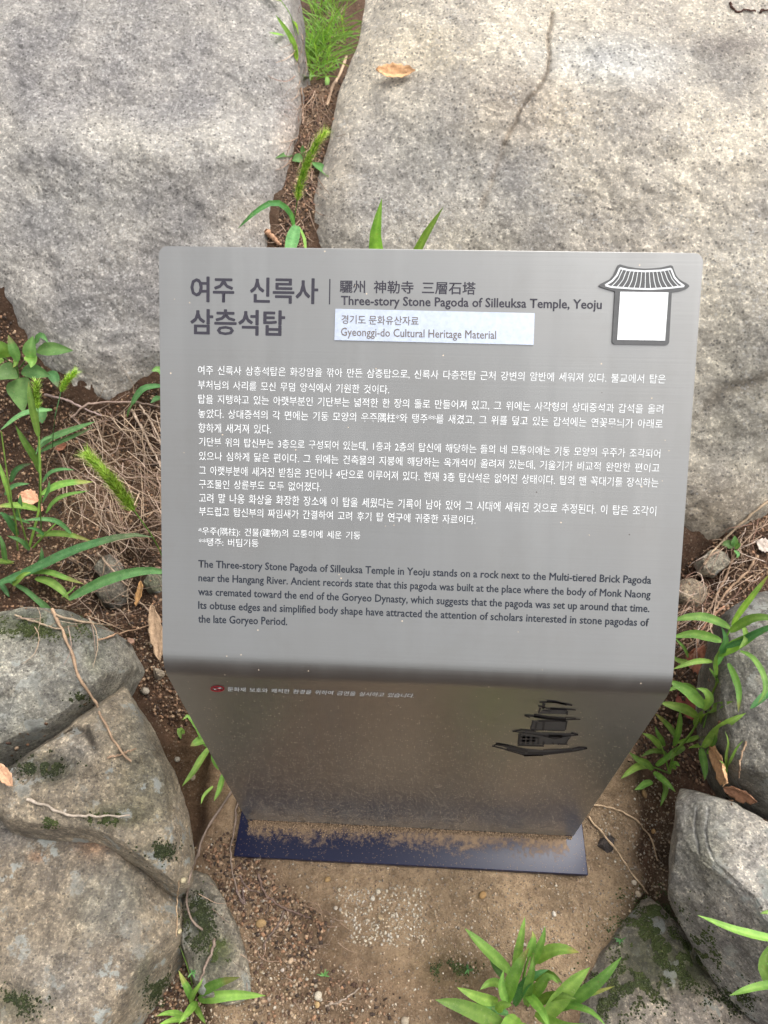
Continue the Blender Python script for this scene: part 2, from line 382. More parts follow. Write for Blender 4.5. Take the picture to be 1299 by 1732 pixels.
make_rock('boulder', 'huge cream and grey granite boulder with a crack, behind the sign on the right', 'boulder',
    [(625, -180), (618, 0), (605, 80), (572, 155), (556, 235), (538, 300), (522, 350), (528, 410), (600, 540), (760, 700), (980, 850), (1120, 925), (1190, 950), (1245, 905), (1299, 845),
     (1420, 760), (1640, 600), (1720, 250), (1600, -60), (1300, -190), (900, -260)],
    BP0 + BN*.0, BN, H=.085, p=5, q=.7, depth=.34, rings=330, segs=620, amp=.014, ascale=4.5, center=(980, 330), mat=M_boulder, seed=6, facets=0,
    col=CREAM, tint=.09,
    blobs=[(700, 30, 130, 70, (.64, .56, .43), .8), (720, 250, 110, 110, (.38, .365, .345), .8), (640, 340, 100, 100, (.31, .295, .28), .75), (860, 320, 100, 100, (.37, .355, .335), .7),
           (560, 250, 30, 130, (.40, .35, .29), .6), (760, 400, 200, 40, (.31, .285, .24), .6), (1060, 60, 140, 60, (.66, .66, .64), .7), (900, 150, 100, 80, (.50, .42, .33), .6),
           (1280, 60, 70, 60, (.26, .24, .22), .9), (1290, 10, 70, 30, (.25, .22, .195), .8), (1270, 700, 130, 260, (.33, .31, .265), .85), (1200, 880, 120, 80, (.30, .25, .19), .8), (1250, 430, 60, 60, (.46, .43, .38), .6),  # greys at top right paint the boulder's shaded side into its colour
           (1100, 420, 120, 50, (.52, .47, .41), .6)],
    bumps=[(700, 330, 170, 150, -.02), (1020, 140, 200, 130, .025), (1290, 620, 90, 200, .03), (1240, 860, 120, 70, .03)],
    cracks=[([(960, -60), (950, 20), (945, 80), (925, 120), (898, 150), (880, 185), (860, 225)], 3.4, .009, (.40, .33, .26)),
            ([(860, 225), (845, 260), (832, 300), (815, 340)], 5, .004, (.42, .37, .31)), ([(1190, 690), (1240, 650), (1299, 630)], 10, .008, (.24, .21, .17))])
def flat(z, tx=0, ty=0): return (0, 0, z), (tx, ty, 1)
MOSS = (.055, .062, .028)
P0, N = flat(.135, .12, -.25)
make_rock('rock', 'grey lichened stone slab at the left edge below the dry grass', 'rock',
    [(-230, 1020), (-60, 1040), (40, 1030), (120, 1035), (165, 1060), (190, 1105), (152, 1165), (70, 1225), (0, 1268), (-150, 1300), (-300, 1200)],
    P0, N, H=.022, p=5, q=.7, fsize=1.0, depth=.17, flare=.02, amp=.012, ascale=9, seed=4, col=(.27, .26, .225),
    blobs=[(60, 1055, 110, 24, (.085, .10, .05), .85), (40, 1150, 50, 40, (.29, .28, .25), .6), (10, 1210, 40, 30, (.36, .36, .32), .5), (170, 1100, 20, 40, (.16, .17, .11), .5)])
P0, N = flat(.075, .30, -.05)
make_rock('rock', 'brown-grey slab with a sharp right edge, between the lichened stone and the sign', 'rock',
    [(205, 1140), (262, 1235), (318, 1360), (328, 1420), (322, 1475), (300, 1490), (262, 1468), (210, 1425), (160, 1400), (90, 1390), (20, 1380), (-40, 1330), (20, 1285), (95, 1225), (158, 1180)],
    P0, N, H=.020, p=4, q=.7, fsize=.9, depth=.14, flare=.012, amp=.014, ascale=10, seed=7, col=(.30, .25, .185), center=(190, 1310),
    blobs=[(240, 1230, 40, 70, (.18, .17, .135), .7), (120, 1270, 40, 30, (.33, .30, .26), .7), (80, 1300, 45, 30, (.045, .05, .035), .85), (20, 1290, 50, 26, (.04, .04, .03), .8), (200, 1380, 60, 20, (.10, .10, .045), .7),
           (250, 1330, 60, 60, (.19, .18, .12), .6), (310, 1390, 14, 40, (.34, .28, .21), .6), (275, 1445, 40, 20, (.05, .055, .035), .6)],
    cracks=[([(60, 1250), (110, 1225), (150, 1235), (155, 1265)], 6, .010, (.05, .04, .03))], bumps=[(90, 1300, 45, 25, -.02)])
P0, N = flat(.085, .10, -.12)
make_rock('rock', 'large brown-grey stone with orange stains filling the lower left corner', 'rock',
    [(-200, 1340), (0, 1350), (60, 1352), (130, 1385), (195, 1400), (240, 1445), (275, 1490), (290, 1530), (284, 1600), (262, 1660), (238, 1700), (205, 1760), (120, 1850), (-200, 1900), (-380, 1600)],
    P0, N, H=.035, p=4, q=.7, depth=.17, flare=.012, amp=.013, ascale=8, rings=140, segs=360, seed=8, col=(.29, .24, .18),
    blobs=[(160, 1425, 30, 32, (.31, .185, .115), .8), (66, 1443, 14, 10, (.42, .26, .16), .8), (20, 1390, 50, 40, (.33, .31, .28), .6), (60, 1560, 80, 60, (.19, .155, .115), .5), (95, 1660, 70, 60, (.32, .29, .25), .6),
           (180, 1530, 60, 60, (.27, .26, .215), .6), (10, 1700, 60, 30, (.07, .07, .04), .7), (250, 1660, 24, 50, (.10, .105, .075), .7), (230, 1500, 40, 40, (.26, .25, .20), .4)])
P0, N = flat(-.002, .15, -.05)
make_rock('rock', 'narrow mossy stone half buried beside the large lower left stone', 'rock',
    [(330, 1470), (352, 1480), (376, 1520), (398, 1580), (424, 1650), (418, 1690), (380, 1695), (340, 1680), (318, 1640), (306, 1590), (305, 1530), (316, 1490)],
    P0, N, H=.012, p=3, q=.8, depth=.08, flare=.006, fsize=.25, amp=.009, ascale=14, rings=50, segs=160, seed=10, col=(.27, .24, .19),
    blobs=[(335, 1560, 34, 50, (.03, .038, .026), .9), (372, 1610, 20, 24, (.08, .10, .02), .8), (345, 1640, 30, 30, (.05, .06, .035), .7)])
P0, N = flat(.05, -.34, -.10)
make_rock('rock', 'pale streaked granite block at the right edge, lower right of the sign', 'rock',
    [(1152, 1308), (1178, 1312), (1215, 1335), (1262, 1365), (1330, 1400), (1480, 1470), (1500, 1640), (1380, 1760), (1290, 1715), (1238, 1668), (1195, 1600), (1158, 1545), (1136, 1505), (1140, 1440), (1146, 1370)],
    P0, N, H=.045, p=3.4, q=.75, depth=.17, flare=.01, amp=.011, ascale=9, rings=120, segs=300, seed=13, col=(.36, .335, .30), center=(1270, 1540),
    blobs=[(1195, 1430, 60, 110, (.20, .195, .15), .85), (1270, 1500, 60, 120, (.47, .44, .40), .7), (1230, 1600, 50, 60, (.33, .29, .255), .6), (1180, 1350, 30, 30, (.26, .25, .21), .6)],  # darker left face and paler right part paint in the fall of light
    cracks=[([(1180, 1340), (1176, 1380), (1182, 1430)], 3, .003, (.42, .41, .38)), ([(1205, 1345), (1200, 1400), (1212, 1440)], 3, .003, (.42, .41, .38))])
P0, N = flat(.0, -.05, -.08)
make_rock('rock', 'low mossy rock at the bottom right corner of the footing', 'rock',
    [(1108, 1520), (1150, 1570), (1200, 1630), (1260, 1690), (1340, 1740), (1420, 1850), (1150, 1950), (940, 1850), (955, 1740), (990, 1670), (1020, 1610), (1060, 1565)],
    P0, N, H=.030, p=3.5, q=.8, depth=.10, flare=.012, fsize=.5, amp=.012, ascale=10, rings=100, segs=280, seed=14, col=(.30, .26, .22),
    blobs=[(1090, 1620, 80, 75, (.06, .062, .035), .9), (1170, 1640, 60, 40, (.075, .085, .03), .8), (1150, 1720, 110, 40, (.38, .33, .28), .7), (1020, 1700, 40, 50, (.08, .075, .05), .7)])
P0, N = flat(.10, -.25, -.25)
make_rock('rock', 'dark grey stone at the right edge behind the grass', 'rock',
    [(1240, 1040), (1299, 985), (1420, 960), (1500, 1150), (1450, 1340), (1330, 1390), (1268, 1350), (1238, 1290), (1222, 1200), (1226, 1110)],
    P0, N, H=.05, p=3, q=.8, depth=.2, flare=.02, amp=.016, ascale=8, rings=90, segs=240, seed=16, col=(.20, .19, .165),
    blobs=[(1285, 1190, 24, 60, (.42, .40, .36), .7), (1240, 1120, 30, 50, (.12, .12, .10), .6), (1280, 1320, 50, 30, (.13, .12, .095), .6)])
# small stones in the gaps
SM = [('small stone in the dark hollow under the left boulder', (182, 958), 26, .050, (.22, .20, .16)), ('small flat stone at the left edge of the sign beside the lower leaf', (262, 985), 22, .04, (.15, .15, .10)),
      ('dusty stone under the green blade left of the sign', (185, 1000), 30, .03, (.15, .13, .10)), ('tan pebble stone beside the left lower fold of the sign', (268, 1138), 14, .02, (.40, .33, .25)),
      ('pale stone between the slab and the sign fold', (243, 1168), 12, .014, (.30, .25, .19)), ('grey stone wedged under the right boulder beside the sprout', (1212, 945), 26, .05, (.30, .27, .21)),
      ('upper brown stone against the right boulder near the sign edge', (1172, 1000), 32, .03, (.30, .24, .17)), ('grey stone under the grass beside the brown fallen leaf', (1208, 1300), 20, .02, (.22, .19, .16)),
      ('dark clod on the footing right of the base plate', (1027, 1428), 20, .004, (.075, .06, .055)), ('dark stone at the far left end of the soil', (8, 1335), 20, .03, (.10, .08, .06))]
for k, (lb, (a, b_), r_, z_, c_) in enumerate(SM):
    n_ = rnd.randint(6, 8); ph = rnd.random()*6
    ol = [(a + r_*rnd.uniform(.8, 1.2)*math.cos(ph + 6.283*i/n_), b_ + r_*rnd.uniform(.65, .95)*math.sin(ph + 6.283*i/n_)) for i in range(n_)]
    zz = soil_height(np.array([on_plane(a, b_, (0, 0, z_), (0, 0, 1))[:2]]))[0][0]
    pt = on_plane(a, b_, (0, 0, zz), (0, 0, 1)); zz = soil_height(np.array([pt[:2]]))[0][0]
    P0, N = flat(zz + .006, rnd.uniform(-.2, .2), rnd.uniform(-.3, 0))
    P0 = (on_plane(a, b_, (0, 0, zz+.006), (0, 0, 1)))
    make_rock('stone', lb, 'stone', ol, P0, N, H=.014, p=2.4, q=.8, depth=.03, rings=16, segs=48, amp=.005, ascale=26, fsize=.25, seed=20+k, col=c_)

AV = np.concatenate(BV); AF = np.concatenate(BF)
bvh = BVHTree.FromPolygons(AV.tolist(), AF.tolist())
LASTI = [0]; NG = len(GF)
def hit(px, py, lift=0.0):
    d = Vector(ray(px, py)).normalized(); loc, nn, i, dist = bvh.ray_cast(Vector(CAM), d)
    LASTI[0] = i if i is not None else 0
    if loc is None: return Vector(on_plane(px, py, (0, 0, 0), (0, 0, 1))), Vector((0, 0, 1)), 2.0
    if nn.dot(d) > 0: nn = -nn
    return loc + nn*lift, nn, dist
def at_depth(px, py, dist): return CAM + ray(px, py)/np.linalg.norm(ray(px, py))*dist

# ------------------------------------------------------------------ the sign
SW, SH, SA, SL = .6, .6189, .7981, .4877
t_up = np.array([0, math.cos(SA), math.sin(SA)]); n_up = np.array([0, -math.sin(SA), math.cos(SA)])
FOLD = np.array([0, 0, SH]); n_lo = np.array([0, -1, 0])
sign = empty('information_sign', (0, 0, 0), 'bent grey metal information board with Korean and English text on a navy base plate', 'sign')

def metal():
    m, n, b = newmat('brushed_grey_metal'); tc = nd(n, 'ShaderNodeTexCoord').outputs['Object']
    mp = nd(n, 'ShaderNodeMapping'); mp.inputs['Scale'].default_value = (2.5, 520, 520); n.links.new(tc, mp.inputs[0])
    st = noise(n, mp.outputs[0], 1.0, 4, .6, .3, .7)
    c = mix(n, st, (.323, .315, .300), (.331, .323, .308))
    c = mix(n, noise(n, tc, 5, 5, .6, .35, .65), c, mix(n, 1.0, c, (1.03, 1.045, 1.06), 'MULTIPLY'))
    mp2 = nd(n, 'ShaderNodeMapping'); mp2.inputs['Scale'].default_value = (26, 1.6, 1.6); n.links.new(tc, mp2.inputs[0])
    wash_ = noise(n, mp2.outputs[0], 1.0, 7, .65, .46, .60)          # dried water runs and wipe marks
    c = mix(n, wash_, c, mix(n, 1.0, c, (1.02, 1.022, 1.025), 'MULTIPLY'))
    smear = noise(n, tc, 17, 6, .7, .52, .62); c = mix(n, math_(n, 'MULTIPLY', smear, .5), c, mix(n, 1.0, c, (.96, .955, .945), 'MULTIPLY'))
    sx = nd(n, 'ShaderNodeSeparateXYZ'); n.links.new(tc, sx.inputs[0])
    # splashed soil, thinning out upwards
    def mr(a, b2, o0=1., o1=0.):
        q = n.nodes.new('ShaderNodeMapRange'); q.inputs[1].default_value = a; q.inputs[2].default_value = b2
        q.inputs[3].default_value = o0; q.inputs[4].default_value = o1; n.links.new(sx.outputs[2], q.inputs[0]); return q.outputs[0]
    film = math_(n, 'MULTIPLY', mr(.0, .20), noise(n, tc, 34, 6, .7, .30, .62))
    film = math_(n, 'POWER', film, 1.8)
    dirt = mix(n, math_(n, 'MULTIPLY', film, .85), c, (.20, .14, .09))
    v = nd(n, 'ShaderNodeTexVoronoi', Scale=400, Randomness=1.0); n.links.new(tc, v.inputs['Vector'])
    sv = nd(n, 'ShaderNodeSeparateColor'); n.links.new(v.outputs['Color'], sv.inputs[0])
    thr = mr(.02, .56, .60, .998)
    sp = math_(n, 'MULTIPLY', math_(n, 'GREATER_THAN', sv.outputs[0], thr), math_(n, 'LESS_THAN', v.outputs['Distance'], .34))
    dirt = mix(n, math_(n, 'MULTIPLY', sp, .9), dirt, (.62, .50, .37))
    # a few dark flecks on the reading face
    v2 = nd(n, 'ShaderNodeTexVoronoi', Scale=75, Randomness=1.0); n.links.new(tc, v2.inputs['Vector'])
    s2 = nd(n, 'ShaderNodeSeparateColor'); n.links.new(v2.outputs['Color'], s2.inputs[0])
    fl = math_(n, 'MULTIPLY', math_(n, 'GREATER_THAN', s2.outputs[0], .975), math_(n, 'LESS_THAN', v2.outputs['Distance'], .085))
    dirt = mix(n, math_(n, 'MULTIPLY', fl, .75), dirt, (.09, .07, .06))
    n.links.new(dirt, b.inputs['Base Color'])
    met = n.nodes.new('ShaderNodeMath'); met.operation = 'SUBTRACT'; met.inputs[0].default_value = .90; n.links.new(math_(n, 'MAXIMUM', film, sp), met.inputs[1]); met.use_clamp = True
    n.links.new(met.outputs[0], b.inputs['Metallic'])
    n.links.new(mix(n, wash_, (.33, .33, .33), (.38, .38, .38)), b.inputs['Roughness']); b.inputs['Anisotropic'].default_value = .2
    bm = nd(n, 'ShaderNodeBump', Strength=.06, Distance=.0006); n.links.new(st, bm.inputs['Height']); n.links.new(bm.outputs[0], b.inputs['Normal'])
    return m
M_metal = metal()
# profile of the sheet's front face: up the stand, round the bend, up the reading face
RB = .055; turn = math.pi/2 - SA; tl = RB*math.tan(turn/2)
prof = []; nor = []
for z in np.linspace(.014, SH - tl, 12): prof.append((0, z)); nor.append((-1, 0))
for k in range(1, 17):
    a = turn*k/16
    prof.append((RB - RB*math.cos(a), SH - tl + RB*math.sin(a))); nor.append((-math.cos(a), math.sin(a)))
e0 = np.array(prof[-1]); e1 = np.array([SL*math.cos(SA), SH + SL*math.sin(SA)]); RC = .010
Lr = np.linalg.norm(e1 - e0); ss = list(np.linspace(0, Lr - RC, 10)[1:]) + [Lr - RC + RC*math.sin(q) for q in np.linspace(.2, math.pi/2, 8)]
for s_ in ss: p_ = e0 + (e1-e0)*s_/Lr; prof.append(tuple(p_)); nor.append(nor[27])
wd = [SW/2]*len(prof)
for i in range(8):
    dq = np.linspace(.2, math.pi/2, 8)[i]; wd[len(prof)-8+i] = SW/2 - RC + RC*math.cos(dq)
V, F = [], []; T_ = .005; NC = 7
for (p_, nn, w_) in zip(prof, nor, wd):
    for sidek in (0, 1):
        for x in np.linspace(-1, 1, NC): V.append((x*w_, p_[0] - nn[0]*T_*sidek, p_[1] - nn[1]*T_*sidek))
st_ = 2*NC
for i in range(len(prof)-1):
    for j in range(NC-1):
        a = i*st_ + j; F.append((a, a+1, a+1+st_, a+st_)); c_ = a + NC; F.append((c_, c_+st_, c_+1+st_, c_+1))
    a = i*st_; F.append((a, a+st_, a+NC+st_, a+NC)); a = i*st_ + NC-1; F.append((a, a+NC, a+NC+st_, a+st_))
for i in (0, len(prof)-1):
    for j in range(NC-1): a = i*st_ + j; F.append((a, a+NC, a+NC+1, a+1) if i == 0 else (a, a+1, a+NC+1, a+NC))
sheet = np_mesh('panel', V, np.array(F), M_metal, parent=sign)
bv = sheet.modifiers.new('bevel', 'BEVEL'); bv.width = .0009; bv.segments = 2; bv.limit_method = 'ANGLE'; bv.angle_limit = math.radians(50); bv.harden_normals = True

def bx(name, x0, x1, y0, y1, z0, z1, mat, parent, bev=.0012):
    V = [(x, y, z) for z in (z0, z1) for y in (y0, y1) for x in (x0, x1)]
    F = [(0, 2, 3, 1), (4, 5, 7, 6), (0, 1, 5, 4), (2, 6, 7, 3), (0, 4, 6, 2), (1, 3, 7, 5)]
    o = np_mesh(name, V, np.array(F), mat, parent=parent, smooth_=False)
    if bev: b_ = o.modifiers.new('bevel', 'BEVEL'); b_.width = bev; b_.segments = 2
    return o
def navy():
    m, n, b = newmat('navy_painted_steel'); tc = nd(n, 'ShaderNodeTexCoord').outputs['Object']
    sx = nd(n, 'ShaderNodeSeparateXYZ'); n.links.new(tc, sx.inputs[0])
    q = n.nodes.new('ShaderNodeMapRange'); q.inputs[1].default_value = -.052; q.inputs[2].default_value = -.003; n.links.new(sx.outputs[1], q.inputs[0])
    d = math_(n, 'ADD', math_(n, 'ADD', q.outputs[0], noise(n, tc, 110, 8, .8, .3, .7, (-.60, .50))), noise(n, tc, 13, 4, .6, .3, .7, (-.22, .26)))
    qq = n.nodes.new('ShaderNodeMapRange'); qq.inputs[1].default_value = .42; qq.inputs[2].default_value = 1.02; n.links.new(d, qq.inputs[0])
    v = nd(n, 'ShaderNodeTexVoronoi', Scale=420, Randomness=1.0); n.links.new(tc, v.inputs['Vector'])
    sv = nd(n, 'ShaderNodeSeparateColor'); n.links.new(v.outputs['Color'], sv.inputs[0])
    sp = math_(n, 'MULTIPLY', math_(n, 'GREATER_THAN', sv.outputs[0], .84), math_(n, 'LESS_THAN', v.outputs['Distance'], .32))
    ax = math_(n, 'LESS_THAN', math_(n, 'ABSOLUTE', math_(n, 'ADD', sx.outputs[0], noise(n, tc, 40, 4, .6, .3, .7, (-.012, .012)))), .288)
    fac = math_(n, 'MAXIMUM', math_(n, 'MULTIPLY', qq.outputs[0], ax), math_(n, 'MULTIPLY', sp, .6))
    c = mix(n, fac, (.006, .008, .030), (.25, .17, .105)); n.links.new(c, b.inputs['Base Color'])
    n.links.new(mix(n, fac, (.30, .30, .30), (.9, .9, .9)), b.inputs['Roughness']); b.inputs['Specular IOR Level'].default_value = .28
    b.inputs['Coat Weight'].default_value = .0
    return m
M_navy = navy()
bx('base_plate', .003-.316, .003+.316, -.063, .095, .0, .012, M_navy, sign)
bx('rear_support', -.20, .20, .0052, .050, .0122, .50, M_metal, sign)
bx('notch_shade', .284, .296, -.0006, .012, .0122, .020, M_navy, sign, .0005)  # added dark block standing in for the shaded notch at the sheet's corner

def flatm(name, col, rough=.5, metal_=0, spec=.4, wear=0):
    m, n, b = newmat(name); tc = nd(n, 'ShaderNodeTexCoord').outputs['Object']
    c = mix(n, noise(n, tc, 180, 4, .6, .35, .65), tuple(x*.94 for x in col), tuple(min(1, x*1.08) for x in col))
    n.links.new(c, b.inputs['Base Color']); b.inputs['Roughness'].default_value = rough; b.inputs['Metallic'].default_value = metal_
    b.inputs['Specular IOR Level'].default_value = spec; return m
M_dark = flatm('dark_purple_grey_print', (.030, .027, .038)); M_white = flatm('white_print', (.66, .67, .67)); M_eng = flatm('dark_blue_print', (.018, .022, .032))
M_plate = flatm('pale_aluminium_plate', (.55, .60, .70), .38, .65); M_ptext = flatm('brown_grey_print', (.14, .115, .10)); M_plaque = flatm('dark_grey_plaque', (.085, .085, .085), .45)
M_red = flatm('red_print', (.32, .015, .03)); M_draw = flatm('pagoda_ink', (.012, .012, .018)); M_wash = flatm('pagoda_wash', (.045, .044, .046))

def up_pt(px, py, off=.0): return on_plane(px, py, FOLD, n_up) + n_up*off
def lo_pt(px, py, off=.0): return on_plane(px, py, (0, 0, 0), n_lo) + n_lo*off
def lettering(name, body, BL, BR, TL, mat, parent, fn, off=.0003, bold=0, extr=0, word=1.0, thin=0.0):
    c = bpy.data.curves.new('t', 'FONT'); c.body = body; c.resolution_u = 2; c.space_word = word; c.offset = thin; c.extrude = 0
    o = bpy.data.objects.new('t', c); COL.objects.link(o)
    dg = bpy.context.evaluated_depsgraph_get(); me = bpy.data.meshes.new_from_object(o.evaluated_get(dg))
    n_ = len(me.vertices); co = np.empty(n_*3); me.vertices.foreach_get('co', co); co = co.reshape(-1, 3)
    bpy.data.objects.remove(o); bpy.data.curves.remove(c)
    mn, mx = co.min(0), co.max(0)
    A, B, C_ = (fn(*q, off) for q in (BL, BR, TL))
    s = (co[:, 0]-mn[0])/(mx[0]-mn[0]); t = (co[:, 1]-mn[1])/(mx[1]-mn[1])
    W = A + s[:, None]*(B-A) + t[:, None]*(C_-A) - np.array(world_loc(parent))
    if extr:
        nn = fn(*BL, 1.) - fn(*BL, 0.); W = W + nn*extr
    me.vertices.foreach_set('co', W.astype(np.float32).ravel()); me.materials.clear(); me.materials.append(mat); me.name = name
    for p_ in me.polygons: p_.material_index = 0
    me.update()
    if me.polygons[0].normal.dot(Vector(fn(*BL, 1.) - fn(*BL, 0.))) < 0: me.flip_normals()
    if bold:      # heavier weight: the same outlines repeated a hair apart
        ex = (B-A)/np.linalg.norm(B-A); ey = (C_-A)/np.linalg.norm(C_-A); nz = fn(*BL, 1.) - fn(*BL, 0.); em = bold*np.linalg.norm(B-A)/(mx[0]-mn[0])
        V0 = W; nf = len(me.polygons); lv = np.empty(len(me.loops), np.int32); me.loops.foreach_get('vertex_index', lv); ls = np.empty(nf, np.int32); me.polygons.foreach_get('loop_start', ls)
        lt = np.append(ls[1:], len(lv)) - ls; sh = [(1, .0), (-1, .0), (0, .8), (0, -.8), (.7, .6), (-.7, .6), (.7, -.6), (-.7, -.6)]
        VV = np.concatenate([V0 + (ex*a*em + ey*b_*em) + nz*6e-6*k for k, (a, b_) in enumerate(sh)]); LV = np.concatenate([lv + len(V0)*k for k in range(8)])
        LS = np.concatenate([ls + len(lv)*k for k in range(8)])
        m2 = bpy.data.meshes.new(name); m2.vertices.add(len(VV)); m2.vertices.foreach_set('co', VV.astype(np.float32).ravel()); m2.loops.add(len(LV)); m2.loops.foreach_set('vertex_index', LV)
        m2.polygons.add(len(LS)); m2.polygons.foreach_set('loop_start', LS); m2.update(calc_edges=True); m2.validate(); m2.materials.append(mat); me = m2
    ob = bpy.data.objects.new(name, me); COL.objects.link(ob); ob.parent = parent
    return ob
lettering('title_lettering', '여주 신륵사', (323, 510), (537, 514), (323, 468), M_dark, sign, up_pt, bold=.022, word=2.0)
lettering('title_lettering', '삼층석탑', (323, 565), (481, 568), (323, 523), M_dark, sign, up_pt, bold=.022)
lettering('title_lettering', '驪州 神勒寺 三層石塔', (575, 495), (804, 498.5), (575, 474), M_dark, sign, up_pt, bold=.014, word=1.9)
lettering('title_lettering', 'Three-story Stone Pagoda of Silleuksa Temple, Yeoju', (577, 520.5), (1017, 527.5), (577, 500.5), M_dark, sign, up_pt, bold=.022)
KO = [('여주 신륵사 삼층석탑은 화강암을 깎아 만든 삼층탑으로, 신륵사 다층전탑 근처 강변의 암반에 세워져 있다. 불교에서 탑은', 335, 634, 618.3, 1125, 649.5),
 ('부처님의 사리를 모신 무덤 양식에서 기원한 것이다.', 335, 658, 643, 658, 666.5),
 ('탑을 지탱하고 있는 아랫부분인 기단부는 넓적한 한 장의 돌로 만들어져 있고, 그 위에는 사각형의 상대중석과 갑석을 올려', 335.5, 683, 667, 1121, 700.5),
 ('놓았다. 상대중석의 각 면에는 기둥 모양의 우주隅柱*와 탱주**를 새겼고, 그 위를 덮고 있는 갑석에는 연꽃무늬가 아래로', 335.5, 707.5, 691.5, 1120, 725.5),
 ('향하게 새겨져 있다.', 335.5, 731.5, 715.5, 458.5, 734),
 ('기단부 위의 탑신부는 3층으로 구성되어 있는데, 1층과 2층의 탑신에 해당하는 돌의 네 모퉁이에는 기둥 모양의 우주가 조각되어', 336.8, 755, 739.5, 1116, 775.5),
 ('있으나 심하게 닳은 편이다. 그 위에는 건축물의 지붕에 해당하는 옥개석이 올려져 있는데, 기울기가 비교적 완만한 편이고', 336.8, 779, 763.3, 1114.5, 800),
 ('그 아랫부분에 새겨진 받침은 3단이나 4단으로 이루어져 있다. 현재 3층 탑신석은 없어진 상태이다. 탑의 맨 꼭대기를 장식하는', 336.8, 803, 787.5, 1113, 824.5),
 ('구조물인 상륜부도 모두 없어졌다.', 336.8, 826, 811, 543, 831),
 ('고려 말 나옹 화상을 화장한 장소에 이 탑을 세웠다는 기록이 남아 있어 그 시대에 세워진 것으로 추정된다. 이 탑은 조각이', 336.8, 850, 834, 1109, 872.5),
 ('부드럽고 탑신부의 짜임새가 간결하여 고려 후기 탑 연구에 귀중한 자료이다.', 336.8, 872, 857, 804, 887),
 ('*우주(隅柱): 건물(建物)의 모퉁이에 세운 기둥', 336, 906.5, 891, 609.5, 914.5), ('**탱주: 버팀기둥', 336.8, 923, 909.5, 437.5, 925.5)]
for (tx, x0, yb, yt, x1, yb1) in KO:
    lettering('korean_text_line', tx, (x0, yb), (x1, yb1), (x0, yt), M_white, sign, up_pt, bold=0, word=1.45, thin=-.002)
EN = [('The Three-story Stone Pagoda of Silleuksa Temple in Yeoju stands on a rock next to the Multi-tiered Brick Pagoda', 335.8, 963.5, 947.2, 1100.6, 991.5),
 ('near the Hangang River. Ancient records state that this pagoda was built at the place where the body of Monk Naong', 336, 986.8, 970.7, 1099.5, 1015.5),
 ('was cremated toward the end of the Goryeo Dynasty, which suggests that the pagoda was set up around that time.', 335.5, 1010.5, 994, 1097.7, 1039.5),
 ('Its obtuse edges and simplified body shape have attracted the attention of scholars interested in stone pagodas of', 335.5, 1033.5, 1017, 1096.5, 1063.3),
 ('the late Goryeo Period.', 335.5, 1057, 1040, 485.5, 1061.5)]
for (tx, x0, yb, yt, x1, yb1) in EN:
    lettering('english_text_line', tx, (x0, yb), (x1, yb1), (x0, yt), M_eng, sign, up_pt, bold=.020)
lettering('notice_lettering', '문화재 보호와 쾌적한 환경을 위하여 금연을 실시하고 있습니다.', (385.3, 1168.6), (699.3, 1180), (385.3, 1161.6), M_white, sign, lo_pt, bold=.012, word=1.6)

def poly_part(name, pts, fn, thick, mat, parent, off=.0):
    """prism with an outline given on the sign face; front at off + thick"""
    A = [fn(x, y, off) for x, y in pts]; B = [fn(x, y, off + thick) for x, y in pts]; k = len(pts)
    me = bpy.data.meshes.new(name); w0 = np.array(world_loc(parent))
    V = [tuple(q - w0) for q in A + B]; F = [tuple(range(k, 2*k))] + [(i, (i+1) % k, k+(i+1) % k, k+i) for i in range(k)]
    me.from_pydata(V, [], F); me.materials.append(mat); me.update()
    nn = Vector(fn(*pts[0], 1.) - fn(*pts[0], 0.))
    if me.polygons[0].normal.dot(nn) < 0: me.flip_normals()
    o = bpy.data.objects.new(name, me); COL.objects.link(o); o.parent = parent; return o
def strokes(name, lines, fn, mat, parent, off):
    """each line: (points, width px [, end width]) drawn as thin ribbons on the sign face"""
    V, F = [], []; w0 = np.array(world_loc(parent))
    for ln in lines:
        pts = np.array(ln[0], float); wa = ln[1]; wb = ln[2] if len(ln) > 2 else wa
        L = np.concatenate([[0], np.cumsum(np.hypot(*np.diff(pts, axis=0).T))]); k = max(3, int(L[-1]/2.0)); t = np.linspace(0, L[-1], k)
        q = np.stack([np.interp(t, L, pts[:, 0]), np.interp(t, L, pts[:, 1])], -1); d = np.gradient(q, axis=0); d /= np.hypot(*d.T)[:, None] + 1e-9
        nn = np.stack([-d[:, 1], d[:, 0]], -1); ww = np.linspace(wa, wb, k)[:, None]/2
        b0 = len(V)
        for a_, c_ in zip(q + nn*ww, q - nn*ww): V += [fn(*a_, off) - w0, fn(*c_, off) - w0]
        F += [(b0+2*i, b0+2*i+1, b0+2*i+3, b0+2*i+2) for i in range(k-1)]
    me = bpy.data.meshes.new(name); me.from_pydata([tuple(v) for v in V], [], F); me.materials.append(mat); me.update()
    o = bpy.data.objects.new(name, me); COL.objects.link(o); o.parent = parent; return o
strokes('divider_line', [([(558, 472), (557.4, 515)], 2.0)], up_pt, M_dark, sign, .0003)
plt = poly_part('title_plate', [(567.5, 522.7), (904, 530), (902, 583.6), (566, 575.5)], up_pt, .0016, M_plate, sign)
lettering('plate_lettering', '경기도 문화유산자료', (578, 548), (708, 551), (578, 533), M_ptext, plt, up_pt, off=.0019, bold=.006)
lettering('plate_lettering', 'Gyeonggi-do Cultural Heritage Material', (577, 572.5), (838.5, 578), (577, 554.5), M_ptext, plt, up_pt, off=.0019, bold=.006)
def q4(l, s=7.217, ox=1000, oy=430): return [(ox + x/s, oy + y/s) for x, y in l]
